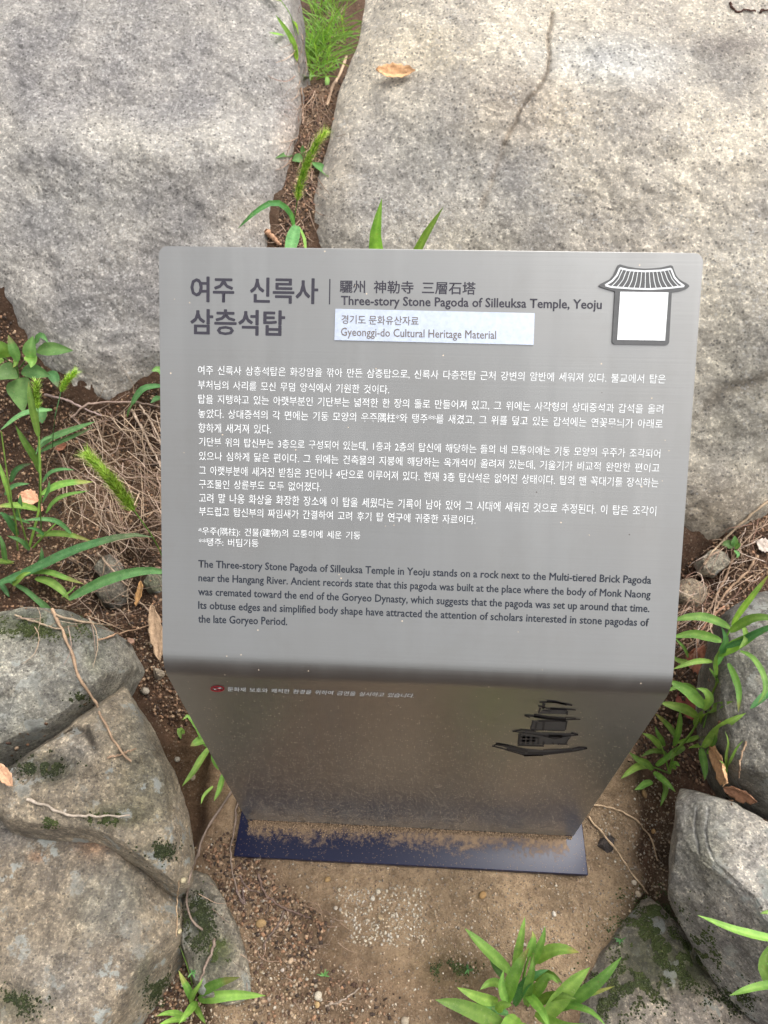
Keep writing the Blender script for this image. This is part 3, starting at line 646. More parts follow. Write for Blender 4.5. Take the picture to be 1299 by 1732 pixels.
plq = poly_part('roof_shaped_plaque', q4([(320, 140), (345, 128), (440, 155), (540, 172), (640, 180), (750, 176), (850, 165), (965, 138), (990, 152), (1005, 200), (1030, 260), (1060, 300), (1100, 330), (1150, 355), (1188, 380), (1190, 400), (1160, 425), (1080, 452),
    (978, 468), (965, 700), (945, 1080), (930, 1105), (905, 1112), (600, 1108), (280, 1102), (258, 1088), (250, 1065), (268, 760), (285, 458), (190, 430), (105, 402), (88, 385), (105, 368), (140, 350), (220, 310), (265, 260), (300, 190)]), up_pt, .0018, M_plaque, sign)
topc = [(345, 175), (450, 200), (640, 214), (850, 204), (966, 182)]; botc = [(165, 384), (240, 405), (500, 424), (700, 430), (950, 416), (1125, 395)]
rl = [(q4(topc), 3.2), (q4(botc), 3.0), (q4([(345, 175), (310, 260), (250, 330), (165, 384)]), 3.0), (q4([(966, 182), (1005, 285), (1055, 342), (1128, 395)]), 3.0)]
tx_ = np.linspace(385, 925, 13); bx_ = np.linspace(235, 1065, 13)
for a, b_ in zip(tx_, bx_):
    ya = np.interp(a, *np.array(topc).T); yb = np.interp(b_, *np.array(botc).T); m_ = ((a*1.25+b_*.75)/2 + 0, (ya+yb)/2 + 10)
    rl.append((q4([(a, ya), ((a+m_[0])/2 + (m_[0]-a)*.05, (ya+m_[1])/2), m_, ((b_+m_[0])/2 - (b_-m_[0])*.05, (yb+m_[1])/2), (b_, yb)]), 1.15))
strokes('roof_tile_lines', rl, up_pt, M_white, plq, .0021)
poly_part('blank_label', q4([(348, 462), (935, 470), (893, 1058), (310, 1048)]), up_pt, .0004, M_white, plq, .0018)
# small printed emblem and drawing on the stand
el = [(368 + 11*math.cos(a), 1164.3 + 4.2*math.sin(a)) for a in np.linspace(0, 2*math.pi, 25)]
strokes('no_smoking_symbol', [(el, 2.2), ([(360, 1162), (376, 1166.8)], 2.0)], lo_pt, M_red, sign, .0006)
strokes('cigarette_mark', [([(362, 1165.6), (374, 1163)], 1.6)], lo_pt, M_white, sign, .0004)
def q3(l): return q4(l, 6.495, 820, 1160)
wash = [[(640, 260), (880, 270), (905, 310), (590, 305)], [(520, 380), (900, 385), (880, 490), (500, 480)], [(385, 520), (640, 540), (930, 560), (900, 640), (370, 650)],
        [(120, 635), (470, 690), (640, 705), (1100, 680), (980, 720), (640, 750), (440, 760)], [(330, 480), (620, 510), (1000, 520), (900, 545), (560, 540)]]
V, F = [], []
for wpol in wash:
    b0 = len(V); V += [tuple(lo_pt(x, y, .0002)) for x, y in q3(wpol)]; F.append(tuple(range(b0, len(V))))
me = bpy.data.meshes.new('pagoda_drawing'); me.from_pydata(V, [], F); me.materials.append(M_wash)
pg = bpy.data.objects.new('pagoda_drawing', me); COL.objects.link(pg); pg.parent = sign
st = [([(600, 178), (760, 175), (960, 210)], 2, 2.6), ([(680, 168), (780, 175), (900, 205)], 4, 3), ([(585, 215), (700, 250), (850, 250), (1000, 262)], 1.5, 1.6), ([(720, 248), (900, 262)], 3.4, 2.4),
      ([(650, 190), (640, 250)], 5, 4), ([(610, 240), (590, 300)], 3, 2), ([(900, 275), (905, 315)], 4, 3), ([(640, 265), (720, 275), (700, 300)], 1, 1),
      ([(435, 322), (540, 330), (700, 355), (880, 370), (1050, 365)], 3, 1.2), ([(540, 325), (700, 352), (890, 370)], 6, 6), ([(445, 325), (500, 350)], 2.5, 1), ([(880, 345), (1000, 355)], 1, 1),
      ([(530, 380), (500, 470), (540, 485)], 2.2, 1.6), ([(650, 390), (640, 480)], 4, 3.2), ([(900, 385), (885, 480)], 3, 2), ([(510, 482), (880, 490)], 1.2, 1), ([(590, 385), (890, 385)], 2, 2), ([(570, 400), (555, 470)], 3, 3),
      ([(305, 500), (400, 480), (560, 500)], 2, 2.5), ([(320, 500), (480, 520), (660, 545), (800, 548), (950, 545)], 1.2, 3.4), ([(950, 515), (1030, 535), (950, 545)], 2.6, 1.6), ([(640, 545), (770, 580), (900, 550)], 1.5, 1.5), ([(700, 548), (850, 552)], 6, 6),
      ([(385, 525), (370, 640)], 5, 4), ([(430, 540), (420, 640)], 5, 5), ([(480, 550), (470, 640)], 5, 5), ([(540, 560), (530, 640)], 5, 4), ([(590, 575), (585, 640)], 3, 3), ([(650, 610), (640, 645)], 4, 3), ([(740, 620), (760, 640)], 4, 2), ([(800, 635), (910, 640)], 3, 1),
      ([(940, 560), (880, 630)], 1.5, 1), ([(360, 650), (650, 660)], 2.4, 1.6), ([(390, 600), (560, 600)], 3, 3), ([(400, 560), (600, 570)], 3, 3),
      ([(80, 658), (200, 690), (440, 762), (640, 755), (900, 725), (1000, 712), (1125, 685)], 1.6, 2.0), ([(120, 635), (300, 670), (470, 715)], 4, 4), ([(240, 690), (440, 735)], 3, 3.5), ([(470, 735), (700, 735), (960, 705)], 3.6, 1.6),
      ([(100, 655), (140, 632), (260, 650)], 1.4, 1.4), ([(960, 690), (1040, 675), (1120, 678)], 2.2, 2.6), ([(640, 700), (960, 690)], 1.0, 1.0), ([(430, 762), (640, 760)], 3.2, 2)]
strokes('ink_strokes', [(q3(x[0]), *[v*1.0 for v in x[1:]]) for x in st], lo_pt, M_draw, pg, .0005)

# ------------------------------------------------------------------ soil crust piled along the foot of the stand
def blob_field(name, spots, mat, label=None, kind='stuff', parent=None, cat=None):
    """spots: (pos, normal, radius, colour, flatness) -> jittered 12-face lumps joined into one mesh"""
    t = (1+5**.5)/2
    ic = np.array([(-1, t, 0), (1, t, 0), (-1, -t, 0), (1, -t, 0), (0, -1, t), (0, 1, t), (0, -1, -t), (0, 1, -t), (t, 0, -1), (t, 0, 1), (-t, 0, -1), (-t, 0, 1)])/math.hypot(1, t)
    fc = np.array([(0,11,5),(0,5,1),(0,1,7),(0,7,10),(0,10,11),(1,5,9),(5,11,4),(11,10,2),(10,7,6),(7,1,8),(3,9,4),(3,4,2),(3,2,6),(3,6,8),(3,8,9),(4,9,5),(2,4,11),(6,2,10),(8,6,7),(9,8,1)])
    Vs, Fs, Cs = [], [], []
    for k, (p_, nn, r_, c_, fl) in enumerate(spots):
        nn = np.asarray(nn, float); a = np.cross(nn, nrg.normal(size=3)); a /= np.linalg.norm(a)+1e-9; b_ = np.cross(nn, a)
        s = ic*nrg.uniform(.72, 1.2, (12, 1)); q = s[:, :1]*a*nrg.uniform(.8, 1.35) + s[:, 1:2]*b_ + s[:, 2:]*nn*fl
        Vs.append(np.asarray(p_) + q*r_); Fs.append(fc + 12*k); Cs.append(np.tile(c_, (12, 1))*nrg.uniform(.85, 1.1, (12, 1)))
    o = np_mesh(name, np.concatenate(Vs), np.concatenate(Fs), mat, np.clip(np.concatenate(Cs), 0, .9), parent=parent, smooth_=True)
    tag(o, label, cat, kind=kind); return o
sp = []
for i in range(2600):
    x = -.297 + .594*nrg.random(); wl = .006 + .006*smooth(.1, -.3, np.array([x]))[0]*2
    y = -abs(nrg.normal())*wl*.55 - .0004; sp.append(((x, y, .0122 + max(0, .004 - abs(y)*.5)*nrg.random()), (0, 0, 1), nrg.uniform(.0006, .0017), np.array([.29, .20, .125])*nrg.uniform(.55, 1.25), .7))
blob_field('soil_crust', sp, M_gravel, 'thin line of splashed soil where the board meets the base plate', parent=sign)

# ------------------------------------------------------------------ loose grit, humus, pebbles
def inside(px_, py_, poly): return sdf_poly(np.array([[px_, py_]], float), poly)[0] < 0
def scatter(n_, region, box):
    out = []; x0, y0, x1, y1 = box
    P = np.stack([nrg.uniform(x0, x1, n_*3), nrg.uniform(y0, y1, n_*3)], -1); ok = sdf_poly(P, region) < 0
    return P[ok][:n_]
rock_polys = None
REG = [(300, 1460), (395, 1380), (990, 1400), (1120, 1340), (1130, 1500), (1000, 1620), (960, 1732), (250, 1745), (290, 1600)]
palette = [(.30, .215, .14), (.34, .25, .165), (.36, .29, .21), (.30, .22, .145), (.36, .30, .225), (.26, .18, .115), (.22, .17, .13), (.33, .24, .14), (.18, .125, .085), (.40, .35, .28), (.28, .20, .13), (.31, .23, .155)]
sp = []
def grit(region, box, n_, rmin, rmax, pal, fl=.75, zmax=None, pw=2.6):
    for (a, b_) in scatter(n_, region, box):
        p_, nn, d_ = hit(a, b_)
        if LASTI[0] >= NG: continue            # only on the soil, not on stones
        r_ = rmin + (rmax-rmin)*nrg.random()**pw; c_ = np.array(pal[nrg.integers(len(pal))])*nrg.uniform(.6, 1.15)
        sp.append((np.array(p_) + np.array(nn)*r_*.25, nn, r_, c_, fl))
grit(REG, (240, 1370, 1140, 1745), 6500, .0005, .0027, palette)
grit([(300, 1180), (420, 1400), (400, 1480), (300, 1560), (260, 1745), (560, 1745), (520, 1600), (440, 1470), (330, 1180), (230, 1060), (190, 1100)], (180, 1050, 570, 1745), 2800, .0007, .0034, palette)
grit([(560, 1500), (720, 1500), (720, 1600), (600, 1600)], (560, 1500, 720, 1600), 900, .0006, .003, [(.46, .40, .31), (.42, .35, .26), (.52, .46, .38), (.36, .28, .19)])
grit([(700, 1480), (1100, 1500), (1060, 1560), (1000, 1620), (700, 1620)], (700, 1480, 1110, 1620), 1800, .0005, .0022, palette)
grit([(1000, 1400), (1040, 1330), (1150, 1290), (1130, 1500), (1100, 1540)], (990, 1280, 1160, 1545), 700, .0008, .003, palette)
blob_field('gravel', sp, M_gravel, 'fine tan grit and gravel strewn over the soil')
sp = []
hum = [(.10, .058, .035), (.06, .035, .024), (.17, .10, .06), (.23, .13, .075), (.045, .03, .022), (.28, .19, .12)]
def humus(region, box, n_):
    for (a, b_) in scatter(n_, region, box):
        p_, nn, d_ = hit(a, b_)
        if LASTI[0] >= NG and nrg.random() > .03: continue
        n2 = np.array(nn) + nrg.normal(size=3)*.45; n2 /= np.linalg.norm(n2)
        sp.append((np.array(p_) + np.array(nn)*.001, n2, nrg.uniform(.0010, .0044), np.array(hum[nrg.integers(len(hum))])*nrg.uniform(.6, 1.3), nrg.uniform(.15, .5)))
LEFTR = [(0, 520), (30, 560), (90, 650), (150, 700), (270, 640), (280, 1110), (330, 1200), (300, 1260), (240, 1180), (190, 1060), (100, 1030), (0, 1040)]
humus(LEFTR, (0, 520, 330, 1260), 5200)
humus([(1150, 960), (1299, 850), (1299, 1000), (1240, 1060), (1220, 1300), (1299, 1370), (1299, 1400), (1150, 1310), (1060, 1290), (1130, 1150)], (1050, 850, 1299, 1400), 2600)
humus([(505, -20), (625, -20), (600, 90), (550, 260), (535, 330), (520, 420), (465, 420), (480, 320), (500, 240)], (460, -20, 625, 420), 3000)
humus([(395, 1400), (450, 1470), (560, 1560), (520, 1640), (400, 1560), (340, 1440)], (330, 1400, 570, 1640), 900)
humus([(300, 1480), (330, 1500), (310, 1600), (330, 1700), (240, 1740), (270, 1660), (292, 1560)], (230, 1470, 340, 1745), 400)
humus([(420, 1560), (560, 1640), (700, 1690), (640, 1740), (420, 1740)], (420, 1550, 710, 1745), 350)
humus([(-20, 1270), (160, 1165), (175, 1185), (60, 1262), (-20, 1300)], (-20, 1160, 180, 1300), 500)
blob_field('leaf_litter', sp, M_straw, 'dark brown crumbs of humus and leaf litter in the gaps between rocks')
PEB = [(309, 1487, 6.5, (.58, .50, .32)), (302, 1575, 5, (.60, .50, .30)), (539, 1684, 9, (.62, .54, .42)), (537, 1700, 5, (.50, .34, .16)), (640, 1508, 6, (.60, .52, .40)), (631, 1520, 5, (.62, .56, .46)), (492, 1625, 5, (.50, .36, .24)),
       (568, 1536, 5, (.58, .50, .40)), (684, 1727, 8, (.46, .38, .28)), (110, 1372, 4, (.45, .40, .33)), (1072, 1493, 5, (.62, .52, .40)), (1078, 1511, 6, (.60, .48, .34)), (936, 1546, 5, (.62, .56, .48)), (643, 1553, 6, (.48, .36, .22)),
       (443, 1563, 8, (.40, .26, .12)), (555, 1488, 6, (.42, .27, .12)), (816, 1515, 7, (.40, .24, .10)), (478, 1641, 4.5, (.60, .50, .42)), (1087, 1343, 7, (.42, .26, .12)), (1105, 1407, 5, (.44, .26, .11)), (247, 1170, 7, (.44, .38, .30)), (300, 1285, 6, (.40, .35, .28)), (28, 1264, 4, (.50, .36, .24)), (326, 1316, 6, (.44, .34, .24))]
PL = ['yellow', 'small yellow', 'largest cream', 'ochre', 'cream', 'whitish', 'pinkish tan', 'tan', 'grey-brown', 'grey', 'upper pale', 'lower pale', 'whitish', 'brown', 'rusty', 'ochre', 'rust brown', 'pink-grey', 'orange', 'small orange', 'tan', 'grey-brown', 'tiny tan', 'brown-tan']
PW = ['on the soil right of the large lower left stone', 'beside the thin dry stem left of the mossy stone', 'in the bottom soil below the base plate', 'touching the largest cream pebble at the bottom', 'just below the middle of the base plate', 'beside the cream pebble below the base plate', 'on the dark soil at lower left centre',
      'left of the pale grit patch below the plate', 'at the very bottom edge left of the grass clump', 'on the brown slab at left', 'near the dry stem end right of the plate', 'under the dry stem end right of the plate', 'between plate corner and bottom grass clump', 'in the pale grit below the plate', 'near the roots below the plate left corner',
      'close under the left half of the plate', 'close under the right half of the plate', 'on dark soil above the largest cream pebble', 'near the small grass right of the board', 'on the footing between the plate and right block', 'beside the left fold of the sign', 'left of the stand beside the slab edge', 'in the gap above the brown slab', 'below the grass at the left of the stand']
t_ = (1+5**.5)/2
for k, (a, b_, r_, c_) in enumerate(PEB):
    p_, nn, d_ = hit(a, b_); rr = r_*d_/FPX*1.0
    o = blob_field('pebble', [(np.array(p_) + np.array(nn)*rr*.35, nn, rr, np.array(c_)*.68, .7)], M_gravel, PL[k] + ' pebble ' + PW[k], kind=None, cat='pebble')
    o['group'] = 'loose pebbles on the soil'
    ms = o.modifiers.new('s', 'SUBSURF'); ms.levels = 2; ms.render_levels = 2

# ------------------------------------------------------------------ ribbons, twigs, leaves
def spline(P, k):
    P = np.asarray(P, float)
    if len(P) < 3: return P[0] + np.linspace(0, 1, k)[:, None]*(P[-1]-P[0])
    L = np.concatenate([[0], np.cumsum(np.linalg.norm(np.diff(P, axis=0), axis=1))]); Q = np.concatenate([[2*P[0]-P[1]], P, [2*P[-1]-P[-2]]])
    out = []
    for t in np.linspace(0, L[-1]*(1-1e-9), k):
        i = int(np.searchsorted(L, t, 'right')-1); u = (t-L[i])/(L[i+1]-L[i]); a, b_, c_, d_ = Q[i:i+4]
        out.append(.5*(2*b_ + (c_-a)*u + (2*a-5*b_+4*c_-d_)*u*u + (3*b_-a-3*c_+d_)*u**3))
    return np.array(out)
def blade_geo(P, width, twist=0., fold=.25, k=10, prof='blade', droopn=None):
    """P world points base->tip; returns V, F, C of a folded leaf ribbon, broad side turned to the viewer's side"""
    Q = spline(P, k); T = np.gradient(Q, axis=0); T /= np.linalg.norm(T, axis=1)[:, None] + 1e-9
    view = (CAM - Q); view /= np.linalg.norm(view, axis=1)[:, None]
    view = view*.6 + np.array([0, 0, 1])*.5 if droopn is None else np.tile(droopn, (k, 1))
    Sd = np.cross(T, view); Sd /= np.linalg.norm(Sd, axis=1)[:, None] + 1e-9; Nn = np.cross(Sd, T)
    ca, sa = math.cos(twist), math.sin(twist); Sd2 = Sd*ca + Nn*sa; Nn2 = Nn*ca - Sd*sa
    t = np.linspace(0, 1, k)
    if prof == 'blade': w_ = np.interp(t, [0, .12, .4, .75, .92, 1], [.35, .75, 1, .72, .33, .02])
    elif prof == 'straw': w_ = np.interp(t, [0, .5, 1], [1, .9, .4])
    elif prof == 'heart': w_ = np.interp(t, [0, .06, .2, .4, .7, .9, 1], [.1, .75, 1, .95, .58, .22, .02])
    else: w_ = np.interp(t, [0, .1, .35, .6, .85, 1], [.08, .5, 1, .9, .42, .02])
    w_ = w_[:, None]*width/2
    cols = 5; V = []
    for i in range(k):
        for u in (-1, -.5, 0, .5, 1): V.append(Q[i] + Sd2[i]*u*w_[i] + Nn2[i]*(abs(u)**1.3*fold*w_[i]))
    F = [(i*cols+j, i*cols+j+1, (i+1)*cols+j+1, (i+1)*cols+j) for i in range(k-1) for j in range(cols-1)]
    C = np.ones((len(V), 3)); C[2::5] = (1.35, 1.25, 1.35)                 # paler midrib
    C *= np.repeat(np.interp(t, [0, .2, 1], [1.05, 1., .95]), cols)[:, None]
    return np.array(V), np.array(F), C
def tube_geo(P, r0_, r1_, k=14, sides=5, jag=.0):
    Q = spline(P, k); T = np.gradient(Q, axis=0); T /= np.linalg.norm(T, axis=1)[:, None]+1e-9
    a = np.cross(T, (0.31, .2, .93)); a /= np.linalg.norm(a, axis=1)[:, None]+1e-9; b_ = np.cross(T, a); rr = np.linspace(r0_, r1_, k)*(1+jag*nrg.normal(size=k))
    V = [Q[i] + rr[i]*(math.cos(6.283*j/sides)*a[i] + math.sin(6.283*j/sides)*b_[i]) for i in range(k) for j in range(sides)]
    F = [(i*sides+j, i*sides+(j+1) % sides, (i+1)*sides+(j+1) % sides, (i+1)*sides+j) for i in range(k-1) for j in range(sides)]
    return np.array(V), np.array(F)
def px_path(pts, lift0=.002, lift1=.05, base=None):
    """pixel polyline -> world points that leave the ground at the first point and rise to lift1 above what lies behind the last"""
    d0 = hit(*pts[0])[2] if base is None else base
    L = np.concatenate([[0], np.cumsum([math.dist(p, q) for p, q in zip(pts[:-1], pts[1:])])]); L = L/L[-1]
    out = []
    for (x, y), t in zip(pts, L):
        dh = hit(x, y)[2]; d_ = d0 - lift0 - (lift1-lift0)*math.sin(t*math.pi/2)
        out.append(at_depth(x, y, min(d_, dh - .002)))
    return out
def add_leaf(parent, P, width, mat, prof='blade', twist=None, fold=.3, name='leaf', label=None):
    V, F, C = blade_geo(P, width*.86, rnd.uniform(-.45, .45) if twist is None else twist, fold, k=10 if prof != 'heart' else 14, prof=prof)
    C = C*nrg.uniform(.85, 1.15)
    if nrg.random() < .3: C[-5*int(nrg.integers(1, 4)):] *= np.array((1.55, .92, 1.2))*nrg.uniform(.7, 1.)       # withered tip
    o = np_mesh(name, V, F, mat, C, parent=parent)
    if label: o['label'] = label
    return o
def add_stem(parent, P, r0_, r1_, mat, name='stem', tint=(1, 1, 1)):
    V, F = tube_geo(P, r0_, r1_); return np_mesh(name, V, F, mat, np.tile(tint, (len(V), 1)), parent=parent)
def px_plant(name, label, cat, base_px, leaves, mat, lift=.05, group=None, stems=(), depth=None):
    """leaves: (pixel polyline base->tip, width in px [, lift])"""
    p_, nn, d_ = hit(*base_px)
    if depth is not None: p_ = Vector(at_depth(*base_px, depth)); d_ = depth
    root = empty(name, p_, label, cat, group)
    for s_ in stems:
        add_stem(root, px_path(s_[0], 0, s_[2] if len(s_) > 2 else lift*.6, base=depth), s_[1]*d_/FPX/2, s_[1]*d_/FPX/3, mat, tint=(1.0, .95, .9))
    for lf in leaves:
        lft = lf[2] if len(lf) > 2 else lift*rnd.uniform(.6, 1.3)
        l0 = lf[3] if len(lf) > 3 else .002
        m_ = lf[4] if len(lf) > 4 else mat
        P = px_path(lf[0], l0, lft, base=depth); add_leaf(root, P, lf[1]*d_/FPX, m_, lf[5] if len(lf) > 5 else 'blade')
    return root
def tuft(root, base, n_, Lr, wr, mat, inc=(.25, 1.1), az=(0, 6.283), jit=.01, lean=(0, 0, 0), droop=.35, face=None):
    for _ in range(n_):
        a = rnd.uniform(*az); th = rnd.uniform(*inc); L = rnd.uniform(*Lr); o = np.array(base) + np.array([rnd.gauss(0, jit), rnd.gauss(0, jit), 0])
        h = np.array([math.cos(a), math.sin(a), 0]); dr = rnd.uniform(.4, 1.3)*droop
        P = [o + L*(t*(h*math.sin(th) + np.array([0, 0, math.cos(th)]) + np.array(lean)) + t*t*dr*(h*.5 - np.array([0, 0, 1.0])*.7)) for t in (0, .33, .66, 1)]
        add_leaf(root, P, rnd.uniform(*wr), mat)

def twig(label, pts, wpx, colr, lift=.003, group='dry stems and twigs', name='twig', endlift=None, mat=None, cat='twig'):
    P = []
    pq = spline(np.array([(x, y, 0) for x, y in pts], float), 22)
    for (x, y, _) in pq:
        p_, nn, d_ = hit(x, y, 0); dist = d_ - lift; P.append([x, y, dist])
    P = np.array(P); dd = P[:, 2].copy()
    for _ in range(3): dd = np.minimum(P[:, 2], np.convolve(np.concatenate([[dd[0]], dd, [dd[-1]]]), [.25, .5, .25], 'valid'))
    P = [np.array(at_depth(x, y, q)) for (x, y, _), q in zip(P, dd)]
    if endlift: P[0] = np.array(at_depth(*pts[0], hit(*pts[0])[2] - endlift))
    d_ = hit(*pts[0])[2]; Q = spline(P, 22)
    for i in range(1, 21): Q[i] += nrg.normal(size=3)*.0009
    V, F = tube_geo(Q, wpx*d_/FPX/2, wpx*d_/FPX/3.2, k=30, sides=6, jag=.14)
    c_ = np.tile(colr, (len(V), 1))*np.repeat(nrg.uniform(.75, 1.2, 30), 6)[:, None]
    o = np_mesh(name, V, F, mat or M_twig, c_, origin=Q[0]); tag(o, label, cat, group); return o
TAN = (.34, .23, .15); GRY = (.22, .165, .13); STR = (.42, .30, .19)
twig('long tan dry stem crossing the lichened slab and the brown slab', [(88, 1030), (104, 1062), (122, 1110), (136, 1150), (160, 1185), (180, 1230), (205, 1270), (222, 1288)], 5, TAN)
twig('short dry stem crossing the end of the long tan stem on the slab', [(182, 1282), (205, 1275), (230, 1266)], 3.2, TAN)
twig('pale twig lying flat across the brown slab from the curled leaf', [(45, 1352), (75, 1362), (110, 1376), (160, 1380), (220, 1379)], 4.5, (.36, .30, .24))
twig('grey twig bending down from the left of the stand to the mossy stone', [(392, 1338), (372, 1370), (348, 1405), (336, 1440), (322, 1480), (316, 1520), (322, 1552), (343, 1573)], 4.5, GRY)
twig('thin grey twig hanging past the left end of the base plate', [(402, 1352), (398, 1390), (391, 1440), (394, 1480), (402, 1510), (415, 1530)], 3.4, GRY)
twig('short twig standing on the mossy stone above the lower left grass', [(363, 1588), (358, 1612), (345, 1640), (338, 1665)], 4.5, GRY)
twig('dry vertical stem between the lower left stone and the mossy stone', [(303, 1490), (300, 1530), (299, 1585)], 2.6, STR)
twig('brown root below the left end of the base plate, upper', [(437, 1478), (448, 1510), (475, 1533), (525, 1552)], 4, (.15, .10, .08))
twig('brown root forking down below the base plate, lower', [(480, 1540), (470, 1565), (450, 1590), (446, 1606)], 4, (.14, .10, .08))
twig('thin root lying low on the bottom soil left of centre', [(550, 1702), (580, 1692), (608, 1671)], 3.4, (.28, .22, .17))
twig('short brown root at the left corner under the plate', [(400, 1505), (412, 1530), (410, 1500)], 4, (.13, .09, .08))
twig('upper curved dry stem right of the stand on the footing', [(1003, 1361), (1040, 1368), (1070, 1383), (1090, 1402), (1104, 1425), (1112, 1456)], 3.4, STR)
twig('straight dry stem running down right from the base plate', [(996, 1381), (1020, 1410), (1048, 1445), (1072, 1480), (1096, 1512)], 3.4, STR)
twig('thin dry stem curving over the dark stone by the brown fallen leaf', [(1262, 1254), (1252, 1285), (1250, 1316)], 3, TAN)
twig('long root following the lower edge of the right boulder', [(1305, 845), (1285, 858), (1258, 882), (1232, 905), (1212, 925), (1190, 955)], 4.5, (.33, .25, .17), lift=.006)
twig('upper of the parallel roots in the hollow right of the sign', [(1243, 935), (1232, 965), (1215, 1000), (1200, 1030), (1188, 1052)], 4, (.27, .18, .12), lift=.01)
twig('lower of the parallel roots in the hollow right of the sign', [(1282, 940), (1265, 965), (1240, 990), (1222, 1010), (1205, 1040)], 4, (.30, .20, .13), lift=.012)
twig('reddish stem rising behind the sign at the right', [(1225, 1025), (1200, 1048), (1182, 1075), (1174, 1112)], 3.6, (.34, .19, .12), lift=.01)
twig('grey-brown branch under the lower edge of the left boulder', [(75, 668), (110, 676), (140, 690), (172, 703)], 4, (.26, .19, .17), lift=.01)
twig('thin branch curving right below the left boulder', [(120, 706), (150, 684), (200, 680), (240, 682), (270, 688)], 3.4, (.28, .20, .16), lift=.012)
twig('pale dry stem leaning beside the left sign edge, upper', [(222, 692), (240, 725), (258, 760), (272, 792)], 4.5, (.42, .32, .24), lift=.012)
twig('second pale dry stem leaning beside the left sign edge', [(236, 684), (252, 708), (266, 735), (276, 762)], 3.6, (.42, .32, .24), lift=.014)
twig('thin dry stem crossing the dark hollow left of the sign', [(165, 935), (195, 970), (225, 1005), (256, 1038)], 3.6, (.30, .22, .16), lift=.012)
twig('dry stem with small knots in front of the hollow', [(166, 1082), (200, 1072), (232, 1064), (256, 1057)], 3, (.42, .27, .17), lift=.01)
twig('tangled dry stem along the top of the lichened slab', [(25, 1040), (60, 1052), (90, 1062), (104, 1064)], 3.4, (.34, .26, .18), lift=.006)
twig('dry stem crossing above the slab corner', [(95, 1040), (130, 1050), (160, 1055), (185, 1058)], 3.4, (.38, .29, .20), lift=.008)
twig('thin dry stem down the soil crevice under the top grass clump', [(586, 95), (575, 125), (562, 150), (553, 180)], 4, (.40, .28, .19), lift=.006)
twig('thin stem at the left side of the soil crevice', [(508, 148), (511, 175), (512, 210)], 3.4, (.36, .25, .18), lift=.006)
twig('broken brown stick above the sign top edge', [(451, 392), (462, 402), (474, 415)], 9, (.40, .23, .14), lift=.008)
twig('dark curled twig at the top right corner', [(1235, 4), (1240, 14), (1250, 20), (1262, 16), (1278, 20)], 3, (.09, .045, .035), lift=.004)
twig('second dark curled twig at the top right corner', [(1285, 22), (1290, 17), (1305, 18)], 3, (.09, .045, .035), lift=.004)
twig('short dry stem right of the lower left grass', [(405, 1480), (416, 1500), (440, 1510)], 3, (.16, .11, .09))

# dry thatch: a mat of dead grass, uncountable
def thatch(name, label, region, box, n_, ang, spread, Lpx, cols, lift=(.002, .02), wmm=(.0008, .0024)):
    Vs, Fs, Cs = [], [], []; off = 0
    for (a, b_) in scatter(n_, region, box):
        th = nrg.normal(ang, spread); L = nrg.uniform(*Lpx); cur = nrg.normal(0, .5); P = []; l_ = nrg.uniform(*lift)
        for t in (0, .33, .66, 1):
            x = a + L*t*math.cos(th + cur*t); y = b_ + L*t*math.sin(th + cur*t); h_, nn, d_ = hit(x, y); P.append((h_, nn, d_))
        d0 = [q[2] for q in P]
        if max(d0) - min(d0) > .22: continue
        Q = [np.array(q[0]) + np.array(q[1])*l_*(1 + .5*math.sin(i*1.3)) for i, q in enumerate(P)]
        V, F, C = blade_geo(Q, nrg.uniform(*wmm), nrg.uniform(-.8, .8), .2, 7, 'straw')
        Vs.append(V); Fs.append(F + off); off += len(V); Cs.append(np.ones((len(V), 3))*np.array(cols[nrg.integers(len(cols))])*nrg.uniform(.7, 1.25))
    o = np_mesh(name, np.concatenate(Vs), np.concatenate(Fs), M_straw, np.concatenate(Cs)); tag(o, label, kind='stuff')
SC = [(.33, .24, .165), (.24, .165, .11), (.38, .29, .215), (.17, .11, .08), (.28, .20, .155)]
thatch('dry_grass', 'mat of dead straw on the soil left of the sign', [(110, 690), (270, 690), (272, 880), (235, 930), (170, 900), (100, 840), (95, 740)], (90, 680, 275, 930), 300, .75, .6, (30, 110), SC)
thatch('dry_grass', 'wisps of dead straw over the hollow left of the sign', [(60, 930), (200, 900), (260, 960), (180, 1060), (90, 1070), (20, 1050)], (10, 900, 270, 1070), 110, .4, .8, (25, 80), SC, (.002, .02), (.0008, .0018))
thatch('dry_grass', 'fine dead roots in the hollow right of the sign', [(1170, 960), (1299, 860), (1299, 960), (1220, 1060), (1160, 1110)], (1150, 850, 1299, 1110), 150, 2.2, .6, (20, 70), [(.26, .17, .12), (.34, .24, .17), (.18, .10, .07), (.42, .33, .27)], (.002, .016), (.0008, .002))
thatch('dry_grass', 'fine dead roots in the soil crevice between the boulders', [(500, 0), (600, 0), (560, 150), (545, 250), (520, 420), (468, 420), (490, 250)], (465, 0, 600, 420), 260, 1.6, .7, (12, 45), [(.26, .17, .12), (.34, .24, .17), (.18, .10, .07)], (.001, .006), (.0008, .002))
thatch('dry_grass', 'few dead fibres on the soil below the base plate', [(320, 1450), (450, 1480), (600, 1560), (620, 1720), (430, 1720), (330, 1500)], (320, 1440, 620, 1732), 70, .6, 1.4, (15, 50), [(.26, .17, .12), (.34, .24, .17), (.16, .11, .08)], (.0008, .004), (.0005, .0012))

